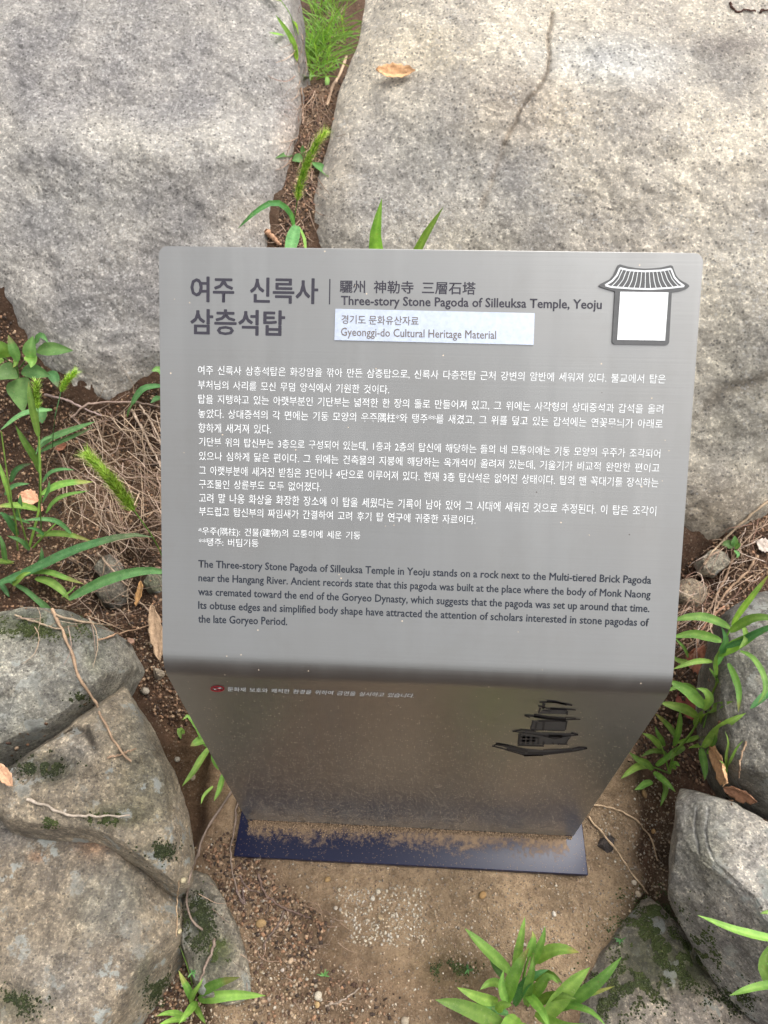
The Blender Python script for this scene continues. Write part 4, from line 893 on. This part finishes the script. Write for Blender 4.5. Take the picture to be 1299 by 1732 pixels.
# dead leaves
def dead_leaf(label, c, L, Wd, ang, colr, lift=.006, curl=.5):
    p_, nn, d_ = hit(*c); s = d_/FPX
    e, _, _ = hit(c[0] + 4*math.cos(ang), c[1] + 4*math.sin(ang)); T = (np.array(e)-np.array(p_)); nn = np.array(nn); T -= nn*(T@nn); T /= np.linalg.norm(T); B = np.cross(nn, T)
    nu, nv = 15, 9; V = []
    for i in range(nu):
        t = i/(nu-1); w_ = np.interp(t, [0, .08, .3, .6, .85, 1], [.06, .45, .95, 1, .6, .04])*Wd*s/2*(1 + .12*math.sin(i*2.3))
        for j in range(nv):
            v = j/(nv-1)*2-1
            V.append(np.array(p_) + nn*(lift + curl*(abs(v)**1.6)*w_*.8 + .18*L*s*curl*(2*t-1)**2 + .05*Wd*s*math.sin(i*1.1+j*1.7)) + T*(t-.5)*L*s + B*v*w_)
    F = [(i*nv+j, i*nv+j+1, (i+1)*nv+j+1, (i+1)*nv+j) for i in range(nu-1) for j in range(nv-1)]
    C = np.ones((len(V), 3))*np.array(colr); C[nv//2::nv] *= .7
    o = np_mesh('dead_leaf', V, np.array(F), M_dead, C*nrg.uniform(.85, 1.15, (len(V), 1)), origin=np.array(p_)); tag(o, label, 'dead leaf', 'fallen dead leaves')
    sm = o.modifiers.new('thick', 'SOLIDIFY'); sm.thickness = .0006
    return o
dead_leaf('curled orange-tan leaf lying alone on the right boulder', (668, 130), 56, 22, -.12, (.56, .33, .17), .010, .7)
dead_leaf('long tan leaf with brown spots beside the grass right of the sign', (1228, 1296), 96, 44, 1.0, (.46, .27, .14), .006, .3)
dead_leaf('broken rust-brown leaf at the end of the long tan leaf', (1255, 1335), 44, 30, .4, (.42, .22, .13), .006, .5)
dead_leaf('salmon pink withered leaf under the grass at left', (50, 846), 30, 26, .3, (.60, .32, .20), .010, .4)
dead_leaf('tiny salmon withered leaf right of the larger one', (76, 864), 12, 10, .3, (.58, .30, .18), .010, .3)
dead_leaf('long pale tan leaf standing at the left sign edge', (270, 1070), 90, 22, 1.45, (.38, .26, .165), .02, .3)
dead_leaf('orange dead leaf in the hollow beside the sign', (246, 1010), 46, 16, 1.7, (.40, .22, .09), .015, .4)
dead_leaf('orange curled leaf at the left picture edge above the lower left stone', (18, 1318), 62, 16, .85, (.52, .31, .19), .012, .8)
dead_leaf('red-brown leaf behind the upper right grass', (1188, 1118), 52, 46, .6, (.33, .13, .075), .006, .3)
dead_leaf('dark red leaf below the red-brown one', (1162, 1196), 50, 30, 1.1, (.22, .06, .04), .006, .4)
dead_leaf('brown bark flake on the soil below the left hollow', (215, 1087), 34, 10, .05, (.34, .21, .15), .006, .3)
dead_leaf('small reddish flake near the left grass', (107, 755), 24, 12, -.4, (.36, .15, .09), .006, .3)
dead_leaf('small pale flake near the right hollow', (1288, 925), 24, 22, .3, (.45, .38, .33), .008, .3)

# ------------------------------------------------------------------ foxtails
def foxtail_head(root, P, rad, bristle=1.0, nseed=420):
    Q = spline(P, 24); V, F = tube_geo(P, rad*.35, rad*.2, 24, 6)
    hd = np_mesh('seed_head', V, F, M_fox, np.tile((.6, .75, .6), (len(V), 1)), parent=root)
    Vs, Fs, Cs = [], [], []; o_ = 0
    T = np.gradient(Q, axis=0); T /= np.linalg.norm(T, axis=1)[:, None]
    for i in range(nseed):
        t = nrg.random(); k = t*22.99; i0 = int(k); c_ = Q[i0] + (Q[i0+1]-Q[i0])*(k-i0); ax = T[i0]
        r_ = rad*np.interp(t, [0, .1, .5, .85, 1], [.45, .85, 1, .75, .3]); d_ = np.cross(ax, nrg.normal(size=3)); d_ /= np.linalg.norm(d_); s_ = np.cross(d_, ax)
        a = c_ + d_*r_*.45; tip = a + (ax*1.0 + d_*.8)*r_*.75; w_ = r_*.26
        Vs.append(np.array([a, a + (tip-a)*.5 + s_*w_, tip, a + (tip-a)*.5 - s_*w_, a + (tip-a)*.5 + d_*w_])); Fs.append(np.array([(0, 1, 4), (1, 2, 4), (2, 3, 4), (3, 0, 4)]) + o_); o_ += 5
        Cs.append(np.tile(np.array((.85, .72, 1.))*nrg.uniform(.7, 1.35), (5, 1)))
    np_mesh('seed', np.concatenate(Vs), np.concatenate(Fs), M_fox, np.concatenate(Cs), parent=hd)['kind'] = 'stuff'
    Vs, Fs, Cs = [], [], []; o_ = 0
    for i in range(int(nseed*1.7)):
        t = nrg.random(); k = t*22.99; i0 = int(k); c_ = Q[i0] + (Q[i0+1]-Q[i0])*(k-i0); ax = T[i0]
        d_ = np.cross(ax, nrg.normal(size=3)); d_ /= np.linalg.norm(d_); s_ = np.cross(d_, ax); a = c_ + d_*rad*.6; tip = a + (ax*nrg.uniform(.6, 1.1) + d_*nrg.uniform(.6, 1.1))*rad*1.75*bristle
        Vs.append(np.array([a - s_*.0002, a + s_*.0002, tip])); Fs.append(np.array([(0, 1, 2)]) + o_); o_ += 3; Cs.append(np.tile((2.6, 2.0, 6.), (3, 1)))
    np_mesh('bristle', np.concatenate(Vs), np.concatenate(Fs), M_fox, np.concatenate(Cs), parent=hd)['kind'] = 'stuff'
def dpath(pts): return [at_depth(x, y, d_) for x, y, d_ in pts]

fx = empty('foxtail_grass', hit(505, 480)[0], 'foxtail with upright green seed head in front of the soil crevice, above the sign', 'foxtail')
foxtail_head(fx, dpath([(503, 338, 1.30), (508, 310, 1.29), (520, 275, 1.28), (537, 240, 1.27), (552, 222, 1.265)]), .0058, nseed=520)
add_stem(fx, [np.array(hit(505, 480)[0])] + dpath([(499, 415, 1.40), (497, 380, 1.34), (503, 338, 1.30)]), .0013, .0008, M_grass)
add_leaf(fx, dpath([(497, 388, 1.34), (494, 366, 1.32), (478, 347, 1.30), (458, 343, 1.29), (430, 360, 1.29), (402, 387, 1.30)]), .0115, M_gdark, twist=.5)
add_leaf(fx, dpath([(502, 382, 1.32), (496, 400, 1.28), (490, 425, 1.24), (488, 450, 1.2)]), .026, M_gdark, twist=.2)
add_leaf(fx, dpath([(506, 384, 1.32), (514, 405, 1.30), (517, 430, 1.28)]), .010, M_grass, twist=.8)

bf = empty('foxtail_grass', hit(280, 960)[0], 'large fuzzy foxtail seed head leaning over dead straw beside the sign edge', 'foxtail')
foxtail_head(bf, dpath([(226, 862, 1.02), (208, 838, 1.01), (186, 810, 1.0), (163, 784, 1.0), (143, 765, .995)]), .0070, .9, nseed=700)
add_stem(bf, [np.array(hit(280, 960)[0])] + dpath([(270, 930, 1.08), (250, 895, 1.04), (226, 862, 1.02)]), .0013, .0009, M_grass)

f3 = empty('foxtail_grass', hit(70, 760)[0], 'foxtail with vertical seed head and broad blade under the heart-leaved weed', 'foxtail')
foxtail_head(f3, dpath([(64, 690, 1.22), (62, 675, 1.215), (61, 660, 1.21), (62, 644, 1.205)]), .0052, .8, nseed=260)
add_stem(f3, [np.array(hit(70, 900)[0])] + dpath([(66, 800, 1.24), (65, 740, 1.235), (64, 690, 1.22)]), .0013, .0009, M_grass)
add_leaf(f3, dpath([(65, 738, 1.22), (60, 710, 1.21), (53, 680, 1.20), (48, 645, 1.20)]), .014, M_grass, twist=.2)
f4 = empty('foxtail_grass', hit(95, 720)[0], 'small foxtail seed head tilted right against the left boulder base', 'foxtail')
foxtail_head(f4, dpath([(103, 662, 1.28), (110, 648, 1.275), (118, 638, 1.27), (130, 627, 1.265)]), .0052, .8, nseed=260)
add_stem(f4, [np.array(hit(88, 760)[0])] + dpath([(92, 715, 1.30), (97, 685, 1.29), (103, 662, 1.28)]), .0011, .0007, M_gdark)
f5 = empty('foxtail_grass', hit(455, 40)[0], 'pale foxtail head at the top edge left of the top grass clump', 'foxtail')
P_ = [np.array(hit(x, y, .02)[0]) for x, y in ((470, 12), (462, 4), (450, -8), (440, -18))]
foxtail_head(f5, P_, .007, .8, nseed=160); add_stem(f5, [np.array(hit(500, 60)[0]), P_[0]+np.array([.02, 0, -.03]), P_[0]], .0012, .0008, M_grass)

# ------------------------------------------------------------------ plants
g = px_plant('grass_plant', 'two pointed grass blades rising behind the top edge of the sign', 'grass', (690, 560),
    [([(650, 520), (640, 440), (636, 400), (646, 336)], 26, .42, .25, M_grass), ([(690, 520), (700, 450), (718, 405), (750, 350)], 22, .40, .25, M_grass)], M_grass)

# top clump in the crevice
b0 = np.array(hit(545, 105)[0]); tc_ = empty('grass_clump', b0, 'dense bright green grass clump at the top of the soil crevice', 'grass clump')
for (bx0, by0, n_) in ((538, 112, 22), (530, 95, 26), (548, 80, 30), (560, 60, 20), (575, 40, 16), (540, 45, 18), (560, 10, 20), (590, 0, 16), (525, 60, 10), (528, 128, 14), (552, 118, 14), (520, 100, 16), (535, 75, 20), (555, 95, 20), (575, 70, 16), (540, 20, 18)):
    tuft(tc_, np.array(hit(bx0, by0)[0]) + np.array([0, -.02, .0]), n_, (.11, .25), (.005, .0095), M_grass, inc=(.1, 1.15), az=(-3.6, .5), jit=.022, lean=(0, -.25, .1), droop=.4)
for lf in [([(545, 130), (535, 128), (520, 130), (502, 122)], 10), ([(545, 118), (553, 130), (552, 150)], 16), ([(528, 118), (524, 130), (522, 140)], 12), ([(548, 95), (570, 88), (585, 85)], 12), ([(502, 105), (500, 85), (490, 60), (466, 25)], 11),
           ([(505, 60), (498, 40), (480, 30)], 11), ([(500, 100), (499, 85), (501, 75)], 10), ([(560, 50), (585, 48), (602, 42)], 12), ([(560, 70), (590, 60), (607, 68)], 12), ([(480, 60), (470, 58), (455, 55)], 6), ([(545, 95), (565, 100), (574, 116)], 12),
           ([(550, 120), (562, 118), (575, 112)], 12)]:
    add_leaf(tc_, px_path(lf[0], .004, .05), lf[1]*1.7/FPX, M_grass)
px_plant('weed', 'small pale leafy weed behind the foxtail head in the crevice', 'weed', (512, 272), [([(512, 272), (505, 268), (494, 272)], 16, .01, .002, M_broad, 'leaf'), ([(514, 262), (512, 255), (512, 245)], 9, .01, .002, M_broad, 'leaf'), ([(528, 275), (545, 285), (556, 300)], 13, .01, .004, M_broad, 'leaf'), ([(495, 262), (480, 262), (465, 268)], 9, .01, .004, M_broad, 'leaf')], M_broad)
# heart-leaved weed
px_plant('weed', 'heart-leaved green weed at the left edge below the left boulder', 'weed', (34, 640),
    [([(32, 640), (36, 662), (40, 698)], 44, .09, .07, M_broad, 'heart'), ([(36, 632), (56, 628), (86, 636)], 24, .10, .08, M_broad, 'leaf'), ([(28, 628), (12, 630), (-14, 642)], 30, .10, .08, M_broad, 'heart'), ([(52, 608), (51, 592), (56, 568)], 22, .12, .09, M_broad, 'leaf'),
     ([(62, 596), (85, 590), (124, 593)], 22, .12, .09, M_broad, 'leaf'), ([(30, 612), (24, 592), (14, 566)], 17, .12, .09, M_broad, 'leaf'), ([(12, 604), (6, 590), (-8, 574)], 24, .12, .09, M_grass, 'heart'), ([(50, 602), (54, 612), (52, 622)], 20, .11, .09, M_grass, 'heart'),
     ([(4, 606), (-4, 610), (-16, 618)], 18, .11, .09, M_grass, 'leaf'), ([(58, 582), (70, 568), (82, 580)], 12, .12, .09, M_broad, 'leaf'), ([(80, 630), (90, 636), (98, 655)], 18, .06, .04, M_gdark, 'leaf'), ([(60, 690), (68, 700), (72, 716)], 24, .03, .02, M_gdark, 'leaf'), ([(24, 606), (28, 614), (22, 622)], 10, .1, .08, M_grass, 'leaf')], M_broad,
    stems=[([(34, 660), (30, 630), (28, 605)], 3.5, .09), ([(30, 625), (16, 612), (6, 604)], 2.5, .09), ([(34, 622), (45, 608), (60, 600)], 2.5, .1)])
# left grasses
px_plant('grass_plant', 'tall leafy grass with narrow bluish blades at the left edge', 'grass', (50, 925),
    [([(65, 720), (88, 693), (40, 700), (0, 728)][1:], 11, .12, .1, M_gdark), ([(68, 800), (60, 775), (45, 752), (26, 719)], 14, .12, .06), ([(65, 758), (85, 742), (120, 728), (161, 713)], 13, .12, .08, M_gdark), ([(66, 765), (95, 750), (130, 735), (158, 722)], 8, .11, .08, M_gdark),
     ([(72, 816), (85, 800), (105, 794), (126, 795)], 9, .1, .06, M_gdark), ([(70, 836), (95, 822), (120, 816), (158, 815)], 13, .11, .06), ([(18, 815), (25, 798), (38, 788), (54, 784)], 10, .1, .06, M_gdark), ([(8, 837), (18, 826), (30, 820), (50, 818)], 9, .1, .06, M_gdark),
     ([(18, 852), (14, 830), (6, 808), (-2, 780)], 9, .13, .08), ([(64, 862), (40, 856), (15, 855), (-8, 857)], 13, .1, .05), ([(120, 902), (100, 884), (75, 878), (40, 880)], 9, .08, .04, M_gdark), ([(62, 906), (90, 902), (120, 905), (157, 916)], 11, .08, .02), ([(78, 868), (90, 850), (110, 838), (150, 830)], 8, .1, .06),
     ([(50, 885), (20, 875), (0, 872)], 8, .08, .04, M_gdark), ([(30, 905), (15, 880), (2, 868), (-6, 870)], 12, .09, .04, M_gdark), ([(10, 955), (6, 925), (0, 905)], 10, .08, .02, M_gdark), ([(62, 960), (70, 945), (70, 925)], 8, .04, .01, M_gdark), ([(50, 930), (35, 915), (12, 906)], 9, .06, .01, M_gdark),
     ([(25, 950), (12, 951), (-5, 946)], 10, .06, .01), ([(28, 875), (34, 855), (34, 835)], 10, .1, .05, M_gdark), ([(72, 850), (82, 830), (84, 812)], 9, .1, .05, M_gdark), ([(75, 905), (60, 895), (45, 893)], 7, .07, .03, M_gdark), ([(100, 735), (72, 745), (60, 770)], 6, .09, .06, M_gdark)],
    M_grass, lift=.1, stems=[([(50, 925), (66, 860), (68, 800), (66, 750), (63, 700)], 4, .12), ([(30, 930), (26, 880), (16, 830), (2, 730)], 3, .12), ([(48, 928), (38, 890), (30, 860)], 3, .06), ([(56, 926), (80, 900), (100, 880)], 3, .06)])
lb = px_plant('grass_plant', 'grass with two long arching dark green blades reaching the sign edge', 'grass', (8, 1000),
    [([(-12, 990), (30, 975), (78, 953), (118, 934), (156, 921), (200, 909), (232, 905), (262, 909)], 19, .16, .04, M_gdark), ([(117, 1013), (145, 997), (182, 980), (225, 968), (262, 965), (300, 972)], 18, .14, .06, M_gdark),
     ([(52, 970), (80, 968), (110, 978), (142, 988)], 13, .09, .03), ([(60, 978), (85, 985), (105, 1000), (118, 1016)], 15, .08, .03, M_grass), ([(14, 982), (40, 995), (70, 1020), (100, 1050)], 12, .05, .02, M_gdark), ([(-5, 948), (5, 950), (24, 953)], 12, .06, .03), ([(0, 985), (10, 1000), (16, 1010)], 9, .03, .01, M_gdark),
     ([(22, 990), (40, 972), (52, 968)], 10, .07, .03), ([(105, 1010), (120, 1000), (128, 990)], 5, .06, .04)], M_grass)
px_plant('weed', 'small mixed green weed at the left sign edge under the boulder', 'weed', (262, 690), [([(223, 684), (235, 665), (250, 655), (285, 652)], 13, .06, .02, M_gdark), ([(285, 640), (268, 625), (256, 628)], 15, .05, .02), ([(275, 672), (265, 675), (255, 682)], 14, .03, .01, M_gdark, 'leaf'), ([(215, 705), (219, 692), (226, 680)], 5, .03, .01)], M_broad)
px_plant('grass_plant', 'green blades peeking past the left lower edge of the stand', 'grass', (350, 1260),
    [([(350, 1262), (335, 1230), (318, 1212), (306, 1250)][:3] + [(308, 1218)], 16, .07, .02), ([(356, 1262), (340, 1285), (328, 1305), (308, 1330)], 13, .06, .02), ([(350, 1250), (335, 1255), (322, 1262)], 18, .06, .03), ([(378, 1308), (372, 1335), (362, 1355)], 12, .05, .02),
     ([(355, 1240), (345, 1215), (325, 1205)], 12, .07, .02), ([(372, 1300), (362, 1285), (358, 1272)], 12, .05, .02), ([(312, 1240), (304, 1235), (306, 1250)], 10, .05, .03), ([(360, 1330), (345, 1345), (340, 1360)], 6, .02, .005)], M_grass)
# right side grasses
px_plant('grass_plant', 'bright grass with broad arching blades at the right sign edge, upper', 'grass', (1212, 1130),
    [([(1235, 1062), (1215, 1052), (1190, 1044), (1165, 1044), (1135, 1050)], 16, .12, .08), ([(1220, 1084), (1195, 1076), (1170, 1072), (1135, 1078)], 16, .12, .08), ([(1238, 1058), (1252, 1035), (1275, 1005), (1302, 970)], 10, .14, .08), ([(1235, 1068), (1262, 1052), (1285, 1045), (1320, 1048)], 18, .12, .08),
     ([(1215, 1108), (1240, 1094), (1265, 1080), (1292, 1062)], 19, .12, .07), ([(1228, 1095), (1255, 1085), (1280, 1072), (1320, 1052)], 15, .1, .06, M_gdark), ([(1252, 1101), (1272, 1112), (1290, 1140), (1294, 1168), (1282, 1190)], 11, .12, .08), ([(1232, 1122), (1243, 1145), (1250, 1170), (1249, 1205)], 11, .11, .06),
     ([(1212, 1125), (1222, 1100), (1228, 1080), (1220, 1060)], 12, .1, .05, M_gdark), ([(1164, 1112), (1158, 1098), (1150, 1088), (1140, 1078)], 8, .08, .04), ([(1170, 1122), (1150, 1118), (1135, 1108)], 12, .07, .03), ([(1205, 1119), (1185, 1118), (1165, 1122), (1138, 1132)], 10, .08, .04), ([(1212, 1142), (1210, 1120), (1216, 1100)], 8, .08, .03),
     ([(1302, 1168), (1290, 1180), (1268, 1200)], 12, .09, .07, M_gdark), ([(1258, 1060), (1262, 1080), (1250, 1098)], 9, .1, .07), ([(1200, 1130), (1214, 1150), (1218, 1158)], 6, .06, .03)], M_grass, stems=[([(1212, 1150), (1214, 1110), (1236, 1062)], 4, .09), ([(1190, 1230), (1205, 1180), (1212, 1150)], 3, .06)])
px_plant('grass_plant', 'bright grass with many fanned blades beside the fold of the sign, right', 'grass', (1132, 1308),
    [([(1191, 1196), (1178, 1182), (1160, 1166), (1130, 1150)], 18, .13, .08), ([(1180, 1212), (1160, 1200), (1140, 1194), (1116, 1188)], 16, .12, .08), ([(1146, 1252), (1135, 1235), (1122, 1220), (1107, 1206)], 13, .1, .06), ([(1176, 1228), (1190, 1212), (1212, 1196), (1240, 1186)], 21, .14, .09),
     ([(1189, 1264), (1205, 1245), (1232, 1222), (1262, 1206)], 16, .12, .06), ([(1145, 1256), (1165, 1252), (1182, 1248), (1202, 1246)], 10, .1, .05), ([(1158, 1264), (1148, 1268), (1135, 1276), (1121, 1289)], 13, .09, .05), ([(1186, 1266), (1190, 1285), (1193, 1302), (1192, 1320)], 12, .08, .04),
     ([(1104, 1302), (1092, 1290), (1080, 1285), (1064, 1272)], 12, .08, .04), ([(1098, 1296), (1080, 1296), (1066, 1304), (1050, 1317)], 12, .08, .03), ([(1103, 1322), (1092, 1326), (1083, 1332), (1073, 1336)], 12, .06, .02), ([(1106, 1306), (1118, 1316), (1130, 1326), (1143, 1340)], 11, .07, .02), ([(1122, 1318), (1126, 1335), (1122, 1350), (1117, 1364)], 9, .06, .01),
     ([(1118, 1266), (1110, 1255), (1100, 1246), (1086, 1240)], 11, .09, .05), ([(1124, 1262), (1118, 1250), (1112, 1240), (1108, 1228)], 9, .09, .05), ([(1140, 1262), (1148, 1230), (1150, 1210), (1150, 1200)], 12, .1, .05), ([(1110, 1295), (1122, 1285), (1132, 1275), (1136, 1268)], 10, .08, .04), ([(1165, 1265), (1185, 1262), (1208, 1262)], 12, .08, .04),
     ([(1190, 1200), (1200, 1182), (1192, 1168), (1178, 1164)], 13, .12, .08), ([(1180, 1172), (1165, 1162), (1145, 1162), (1128, 1170)], 12, .1, .06), ([(1128, 1275), (1112, 1270), (1098, 1272), (1084, 1280)], 9, .08, .04), ([(1196, 1275), (1208, 1258), (1212, 1235)], 8, .08, .04), ([(1138, 1300), (1142, 1292), (1150, 1296)], 12, .05, .02)],
    M_grass, stems=[([(1132, 1308), (1140, 1275), (1160, 1252), (1178, 1225), (1198, 1185), (1216, 1150)], 4, .12), ([(1132, 1308), (1112, 1300), (1100, 1296)], 3, .06), ([(1132, 1308), (1125, 1280), (1118, 1260)], 3, .06)])
px_plant('grass_sprout', 'thin young grass sprout standing in front of the long tan leaf', 'grass', (1230, 1310), [([(1230, 1312), (1228, 1280), (1232, 1255), (1226, 1236)], 5, .06), ([(1230, 1300), (1238, 1280), (1248, 1262), (1258, 1252)], 5, .06), ([(1230, 1306), (1222, 1290), (1216, 1286)], 4, .04)], M_grass)
px_plant('weed', 'tiny two-leaved sprout on the root under the right boulder', 'weed', (1245, 935), [([(1240, 926), (1230, 920), (1220, 922)], 15, .03, .02, M_broad, 'leaf'), ([(1242, 925), (1243, 916), (1243, 906)], 12, .03, .02, M_broad, 'leaf'), ([(1243, 928), (1250, 922), (1252, 918)], 9, .03, .02, M_broad, 'leaf'), ([(1242, 930), (1248, 938), (1246, 944)], 8, .03, .02, M_broad, 'leaf')], M_broad)
# bottom clump
px_plant('grass_clump', 'bright green grass clump growing at the bottom edge right of centre', 'grass clump', (893, 1694),
    [([(865, 1645), (845, 1628), (815, 1600), (786, 1570)], 21, .13, .06), ([(870, 1640), (876, 1610), (882, 1580), (888, 1550)], 14, .14, .06), ([(895, 1618), (898, 1600), (902, 1585), (900, 1574)], 15, .15, .1), ([(900, 1634), (908, 1610), (918, 1588), (922, 1566)], 13, .15, .08),
     ([(856, 1696), (866, 1662), (880, 1630), (895, 1602)], 22, .13, .04), ([(906, 1626), (925, 1612), (950, 1606), (980, 1611)], 20, .13, .08), ([(922, 1724), (945, 1690), (970, 1660), (998, 1636)], 28, .12, .04), ([(945, 1708), (985, 1680), (1020, 1652), (1052, 1618)], 19, .13, .04),
     ([(842, 1694), (820, 1690), (795, 1680), (773, 1670)], 17, .11, .04), ([(850, 1732), (815, 1716), (775, 1700), (736, 1691)], 24, .12, .04), ([(852, 1655), (838, 1635), (828, 1610), (822, 1592)], 11, .08, .02, M_gdark), ([(850, 1668), (838, 1662), (825, 1664), (812, 1674)], 13, .1, .05),
     ([(888, 1678), (905, 1695), (920, 1715), (932, 1745)], 15, .12, .05), ([(895, 1690), (915, 1668), (930, 1652), (945, 1664)], 18, .11, .04), ([(900, 1655), (918, 1648), (935, 1650), (952, 1664)], 14, .11, .04), ([(870, 1700), (885, 1670), (905, 1650), (928, 1640)], 16, .1, .03, M_gdark),
     ([(905, 1700), (925, 1688), (950, 1684), (975, 1690)], 15, .1, .03), ([(875, 1720), (860, 1735), (840, 1760)], 22, .1, .03), ([(905, 1715), (935, 1730), (965, 1738), (1010, 1735)], 16, .1, .03), ([(860, 1700), (850, 1680), (848, 1660), (852, 1640)], 14, .11, .04), ([(930, 1705), (960, 1700), (1000, 1712), (1025, 1735)], 12, .1, .03),
     ([(890, 1700), (893, 1670), (900, 1640), (903, 1615)], 15, .12, .03), ([(860, 1715), (830, 1705), (805, 1705), (780, 1720)], 15, .08, .02, M_gdark), ([(940, 1700), (970, 1685), (1000, 1680), (1040, 1668)], 9, .09, .03), ([(885, 1730), (880, 1750), (870, 1790)], 18, .1, .03), ([(840, 1710), (850, 1700), (866, 1700)], 14, .09, .05)],
    M_grass, stems=[([(893, 1700), (885, 1660), (900, 1600)], 5, .1)])
px_plant('grass_sprout', 'bright grass sprout at the bottom edge right of the lower left stone', 'grass', (333, 1694),
    [([(325, 1692), (318, 1672), (310, 1658), (302, 1641)], 12, .08), ([(322, 1697), (328, 1680), (336, 1668), (344, 1654)], 9, .08), ([(338, 1682), (355, 1670), (378, 1660), (406, 1653)], 15, .09), ([(336, 1690), (365, 1685), (405, 1682), (449, 1684)], 18, .09), ([(332, 1694), (322, 1708), (312, 1720), (302, 1732)], 13, .08),
     ([(312, 1718), (298, 1714), (280, 1714), (264, 1719)], 9, .06), ([(315, 1724), (300, 1725), (285, 1728), (266, 1735)], 10, .06), ([(330, 1700), (338, 1715), (348, 1732)], 9, .06), ([(326, 1670), (322, 1650), (312, 1620), (304, 1600)], 3, .05)], M_grass)
px_plant('grass_plant', 'grass blades entering the picture over the pale block at right', 'grass', (1330, 1640),
    [([(1335, 1592), (1290, 1585), (1240, 1572), (1180, 1548)], 13, .14, .10), ([(1330, 1660), (1305, 1665), (1270, 1672), (1234, 1684)], 12, .09, .05), ([(1330, 1690), (1300, 1655), (1292, 1630), (1310, 1590)], 18, .1, .06), ([(1332, 1650), (1310, 1640), (1296, 1628)], 12, .1, .06), ([(1320, 1545), (1300, 1543), (1286, 1545)], 7, .06, .04)], M_grass)
# tiny seedlings on the bottom soil
for (a, b_, lb_) in ((548, 1650, 'tiny pale seedling on the bottom soil left of centre'), (792, 1640, 'tiny dark green moss tuft left of the bottom clump'), (1050, 1590, 'tiny grey-green sprout at the edge of the mossy rock'), (325, 1645, 'tiny dark seedling above the lower left sprout')):
    rt = empty('seedling', hit(a, b_)[0], lb_, 'seedling')
    for q in range(6):
        an = rnd.uniform(0, 6.28); L = rnd.uniform(6, 13); add_leaf(rt, px_path([(a, b_), (a + .6*L*math.cos(an), b_ + .5*L*math.sin(an)), (a + L*math.cos(an), b_ + L*math.sin(an))], .001, .006), .0032, M_gdark if a != 548 else M_broad)

# ------------------------------------------------------------------ moss cushions (uncountable)
sp = []
for (a, b_, rx, ry, n_, bright) in ((1095, 1580, 50, 60, 900, .9), (1170, 1620, 50, 45, 700, 1.0), (1080, 1660, 70, 45, 800, .6), (1110, 1540, 14, 26, 240, 1.3), (338, 1560, 22, 42, 520, .4), (372, 1610, 13, 16, 260, 1.6), (265, 1665, 18, 40, 360, .4), (70, 1062, 90, 16, 500, .8), (175, 1385, 30, 8, 140, .7), (86, 1388, 10, 12, 90, 1.),
                                    (72, 1295, 36, 16, 420, .35), (132, 1185, 14, 10, 120, .5), (1010, 1690, 30, 40, 300, .5), (20, 1695, 50, 22, 240, .4), (1240, 1690, 40, 24, 200, .5), (270, 1440, 26, 14, 160, .4), (760, 1640, 34, 14, 160, .8)):
    for q in range(int(n_*3.6)):
        x, y = nrg.normal(a, rx*.55), nrg.normal(b_, ry*.55); p_, nn, d_ = hit(x, y)
        if fbm(np.array([p_]), 60, 2, 88)[0] < .0: continue
        sp.append((np.array(p_), np.array(nn), nrg.uniform(.0007, .0020), np.array([1.0, 1.0, .9])*bright*nrg.uniform(.5, 1.5), 1.1))
blob_field('moss', sp, M_moss, 'dark green moss cushions on the stones and in the cracks')
